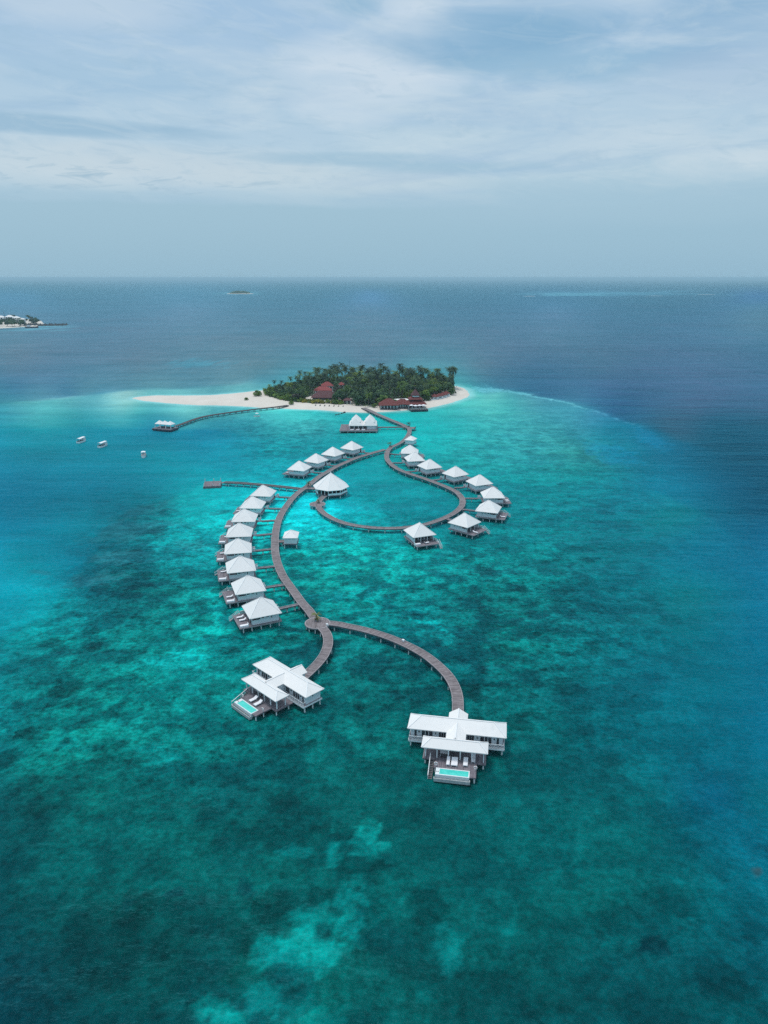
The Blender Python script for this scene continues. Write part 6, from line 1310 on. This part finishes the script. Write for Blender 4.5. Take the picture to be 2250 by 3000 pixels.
# ------------------------------------------------------------------ air
def build_haze():
    me = bpy.data.meshes.new('haze'); bm = bmesh.new(); bmesh.ops.create_cube(bm, size=1)
    bmesh.ops.scale(bm, vec=(140000, 128000, 98), verts=bm.verts); bmesh.ops.translate(bm, vec=(0, 0, 98 / 2 - 1.0 - 2.6), verts=bm.verts)
    bm.to_mesh(me); bm.free()
    m = bpy.data.materials.new('sea_haze'); m.use_nodes = True; nt = m.node_tree; nt.nodes.clear()
    out = nt.nodes.new('ShaderNodeOutputMaterial'); v = nt.nodes.new('ShaderNodeVolumePrincipled')
    v.inputs['Color'].default_value = (*HAZE_COL, 1); v.inputs['Density'].default_value = HAZE_D; v.inputs['Anisotropy'].default_value = 0
    L(nt, v.outputs[0], out.inputs['Volume'])
    me.materials.append(m)
    tag(obj('haze', me), 'pale sea haze', None, None, 'stuff')
HAZE_D = 9.5e-5; HAZE_COL = (.56, .85, 1.0)
build_haze()

# ------------------------------------------------------------------ sky, sun, camera
SUN_EL, SUN_AZ = 73, -58      # azimuth measured from +y toward +x
def build_sky():
    w = bpy.data.worlds.new('World'); SC.world = w; w.use_nodes = True; nt = w.node_tree; nt.nodes.clear()
    out = nt.nodes.new('ShaderNodeOutputWorld'); bg = nt.nodes.new('ShaderNodeBackground'); bg.inputs['Strength'].default_value = .1
    L(nt, bg.outputs[0], out.inputs[0])
    sky = nt.nodes.new('ShaderNodeTexSky'); sky.sky_type = 'NISHITA'; sky.sun_disc = False
    sky.sun_elevation = R(SUN_EL); sky.sun_rotation = R(SUN_AZ); sky.air_density = 1.2; sky.dust_density = 2.5
    tc = nt.nodes.new('ShaderNodeTexCoord'); sep = nt.nodes.new('ShaderNodeSeparateXYZ'); L(nt, tc.outputs['Generated'], sep.inputs[0])
    X, Y, Z = sep.outputs
    el = mth(nt, 'MULTIPLY', mth(nt, 'ARCSINE', Z), 180 / PI)
    az = mth(nt, 'MULTIPLY', mth(nt, 'ARCTAN2', X, Y), 180 / PI)
    def vec(sx, sy, sz=0., tilt=0.):
        c = nt.nodes.new('ShaderNodeCombineXYZ')
        L(nt, mth(nt, 'MULTIPLY', az, sx), c.inputs[0])
        L(nt, mth(nt, 'MULTIPLY', mth(nt, 'ADD', el, mth(nt, 'MULTIPLY', az, tilt)), sy), c.inputs[1]); c.inputs[2].default_value = sz
        return c.outputs[0]
    def lin(r, g, b): return tuple((c / 12.92 if c <= .04045 else ((c + .055) / 1.055) ** 2.4) for c in (r / 255, g / 255, b / 255))
    # the overcast by height, 0 - 90 degrees
    e90 = mth(nt, 'DIVIDE', el, 90, True)
    g = ramp(nt, e90, [(0, lin(152, 190, 212)), (.03, lin(156, 193, 214)), (.058, lin(165, 198, 218)), (.075, lin(184, 210, 226)), (.11, lin(180, 207, 226)), (.19, lin(164, 196, 224)), (.45, lin(190, 209, 224)), (1, lin(222, 229, 236))])
    g.color_ramp.interpolation = 'EASE'
    c = g.outputs[0]
    # broad soft banks
    n1 = noise(nt, 1, 5, .55, vec(.055, .26, 3.3, .06)); n1.inputs['Distortion'].default_value = .6
    hi = mth(nt, 'MULTIPLY', mth(nt, 'SUBTRACT', n1.outputs['Fac'], .47), 4.2, True)
    above = mth(nt, 'DIVIDE', mth(nt, 'SUBTRACT', el, 4.6), 2.4, True)
    c = mixc(nt, mth(nt, 'MULTIPLY', mth(nt, 'MULTIPLY', hi, above), .72), c, lin(206, 222, 232))
    # blue openings
    n2 = noise(nt, 1, 5, .58, vec(.06, .30, 9.1, -.05)); n2.inputs['Distortion'].default_value = .8
    lo = mth(nt, 'MULTIPLY', mth(nt, 'SUBTRACT', n2.outputs['Fac'], .50), 4.5, True)
    c = mixc(nt, mth(nt, 'MULTIPLY', mth(nt, 'MULTIPLY', lo, above), .65), c, lin(146, 184, 216))
    # a bright opening high ahead, and a bluer one at the right
    def blob(a0, e0, ra, re):
        u = mth(nt, 'DIVIDE', mth(nt, 'SUBTRACT', az, a0), ra); v = mth(nt, 'DIVIDE', mth(nt, 'SUBTRACT', el, e0), re)
        d = mth(nt, 'ADD', mth(nt, 'MULTIPLY', u, u), mth(nt, 'MULTIPLY', v, v))
        d = mth(nt, 'ADD', d, mth(nt, 'MULTIPLY', mth(nt, 'SUBTRACT', n1.outputs['Fac'], .5), 3.2))
        return mth(nt, 'SUBTRACT', 1, d, True)
    for a0, e0, ra, re, k, col in ((-1.5, 13.2, 8, 2.8, .75, (213, 227, 238)), (2.2, 17.4, 3, 3.5, .75, (216, 229, 240)), (-2.0, 17.6, 2.6, 1.5, .95, (142, 184, 212)), (8, 15.6, 10, 2.1, .95, (136, 179, 210)), (14, 13.6, 9, 1.2, .7, (148, 188, 215)), (23, 15.6, 9, 2.6, .85, (136, 178, 211)), (24, 12.4, 8, 2.0, .4, (178, 200, 222)), (-18, 7.2, 16, 1.7, .7, (202, 217, 226)), (-3, 6.6, 12, 1.2, .5, (200, 217, 226)), (4, 9.2, 7, 1.2, .5, (200, 220, 230)), (-20, 16.4, 8, 1.6, .6, (200, 217, 231)), (-14, 12.6, 12, 1.3, .55, (160, 195, 221)), (-22, 9.5, 11, .6, .85, (152, 188, 213)), (-2, 8.1, 9, .5, .7, (158, 193, 215)), (6, 7.6, 8, .45, .6, (160, 195, 215)), (20, 6, 16, 2.4, .55, (164, 198, 217))):
        c = mixc(nt, mth(nt, 'MULTIPLY', blob(a0, e0, ra, re), k), c, lin(*col))
    # fine wisps
    n3 = noise(nt, 1, 7, .64, vec(.20, .80, 5.7, .10)); n3.inputs['Distortion'].default_value = 1.0
    ws = mth(nt, 'MULTIPLY', mth(nt, 'SUBTRACT', n3.outputs['Fac'], .5), 3, True)
    c = mixc(nt, mth(nt, 'MULTIPLY', mth(nt, 'MULTIPLY', ws, above), .42), c, lin(210, 225, 233))
    n4 = noise(nt, 1, 6, .6, vec(.26, 1.1, 12.2, .06)); n4.inputs['Distortion'].default_value = 1.
    wd = mth(nt, 'MULTIPLY', mth(nt, 'SUBTRACT', n4.outputs['Fac'], .53), 4, True)
    c = mixc(nt, mth(nt, 'MULTIPLY', mth(nt, 'MULTIPLY', wd, above), .5), c, lin(156, 190, 213))
    # flat grey bank along the horizon with a crisp upper edge, softer to the right
    n5 = noise(nt, 1, 4, .6, vec(.09, .02, 1.5)); edge = mth(nt, 'ADD', 4.55, mth(nt, 'MULTIPLY', n5.outputs['Fac'], 1.3))
    bank = mth(nt, 'MULTIPLY', mth(nt, 'SUBTRACT', edge, el), 3.2, True)
    side = mth(nt, 'SUBTRACT', 1, mth(nt, 'DIVIDE', mth(nt, 'ADD', az, 2), 14, True), True)
    bankcol = ramp(nt, mth(nt, 'DIVIDE', el, 6, True), [(0, lin(153, 191, 212)), (1, lin(162, 196, 215))])
    c = mixc(nt, mth(nt, 'MULTIPLY', bank, mth(nt, 'ADD', .25, mth(nt, 'MULTIPLY', side, .7))), c, bankcol.outputs[0])
    # small dark scud low on the left
    n6 = noise(nt, 1, 6, .6, vec(.30, 1.5, 21.)); n6.inputs['Distortion'].default_value = .7
    sc = mth(nt, 'MULTIPLY', mth(nt, 'SUBTRACT', n6.outputs['Fac'], .545), 9, True)
    win = mth(nt, 'MULTIPLY', mth(nt, 'SUBTRACT', 1, mth(nt, 'ABSOLUTE', mth(nt, 'DIVIDE', mth(nt, 'SUBTRACT', el, 6.6), 2.0)), True), mth(nt, 'SUBTRACT', 1, mth(nt, 'DIVIDE', mth(nt, 'ADD', az, 16), 16, True), True))
    c = mixc(nt, mth(nt, 'MULTIPLY', mth(nt, 'MULTIPLY', sc, win), .75, True), c, lin(152, 186, 208))
    # an overcast is brightest overhead
    s10 = nt.nodes.new('ShaderNodeVectorMath'); s10.operation = 'SCALE'; L(nt, c, s10.inputs[0])
    up = mth(nt, 'DIVIDE', mth(nt, 'SUBTRACT', el, 22), 50, True)
    L(nt, mth(nt, 'ADD', 10, mth(nt, 'MULTIPLY', up, 4.2)), s10.inputs[3])
    L(nt, mixc(nt, .93, sky.outputs[0], s10.outputs[0]), bg.inputs['Color'])
build_sky()

sd = bpy.data.lights.new('sun', 'SUN'); sd.energy = 1.95; sd.angle = R(16); sd.color = (1, .96, .9)
so = bpy.data.objects.new('sun', sd); COL.objects.link(so)
d = Vector((math.sin(R(SUN_AZ)) * math.cos(R(SUN_EL)), math.cos(R(SUN_AZ)) * math.cos(R(SUN_EL)), math.sin(R(SUN_EL))))
so.rotation_euler = d.to_track_quat('Z', 'Y').to_euler(); so.location = (0, 0, 80)

cd = bpy.data.cameras.new('camera'); cam = bpy.data.objects.new('camera', cd); COL.objects.link(cam)
cd.sensor_fit = 'VERTICAL'; cd.sensor_height = 24; cd.lens = 24 * 2083 / 3000; cd.clip_start = .5; cd.clip_end = 200000
cam.location = (0, 0, 90); cam.rotation_euler = (R(90 - 18.25), 0, 0)
SC.camera = cam
SC.render.engine = 'CYCLES'
SC.cycles.use_denoising = False
SC.cycles.max_bounces = 6; SC.cycles.diffuse_bounces = 2; SC.cycles.glossy_bounces = 2; SC.cycles.volume_bounces = 0; SC.cycles.transmission_bounces = 2
SC.view_settings.view_transform = 'Standard'; SC.view_settings.look = 'None'; SC.view_settings.exposure = 0; SC.view_settings.gamma = 1
SC.render.resolution_x = 768; SC.render.resolution_y = 1024
bpy.context.view_layer.update()
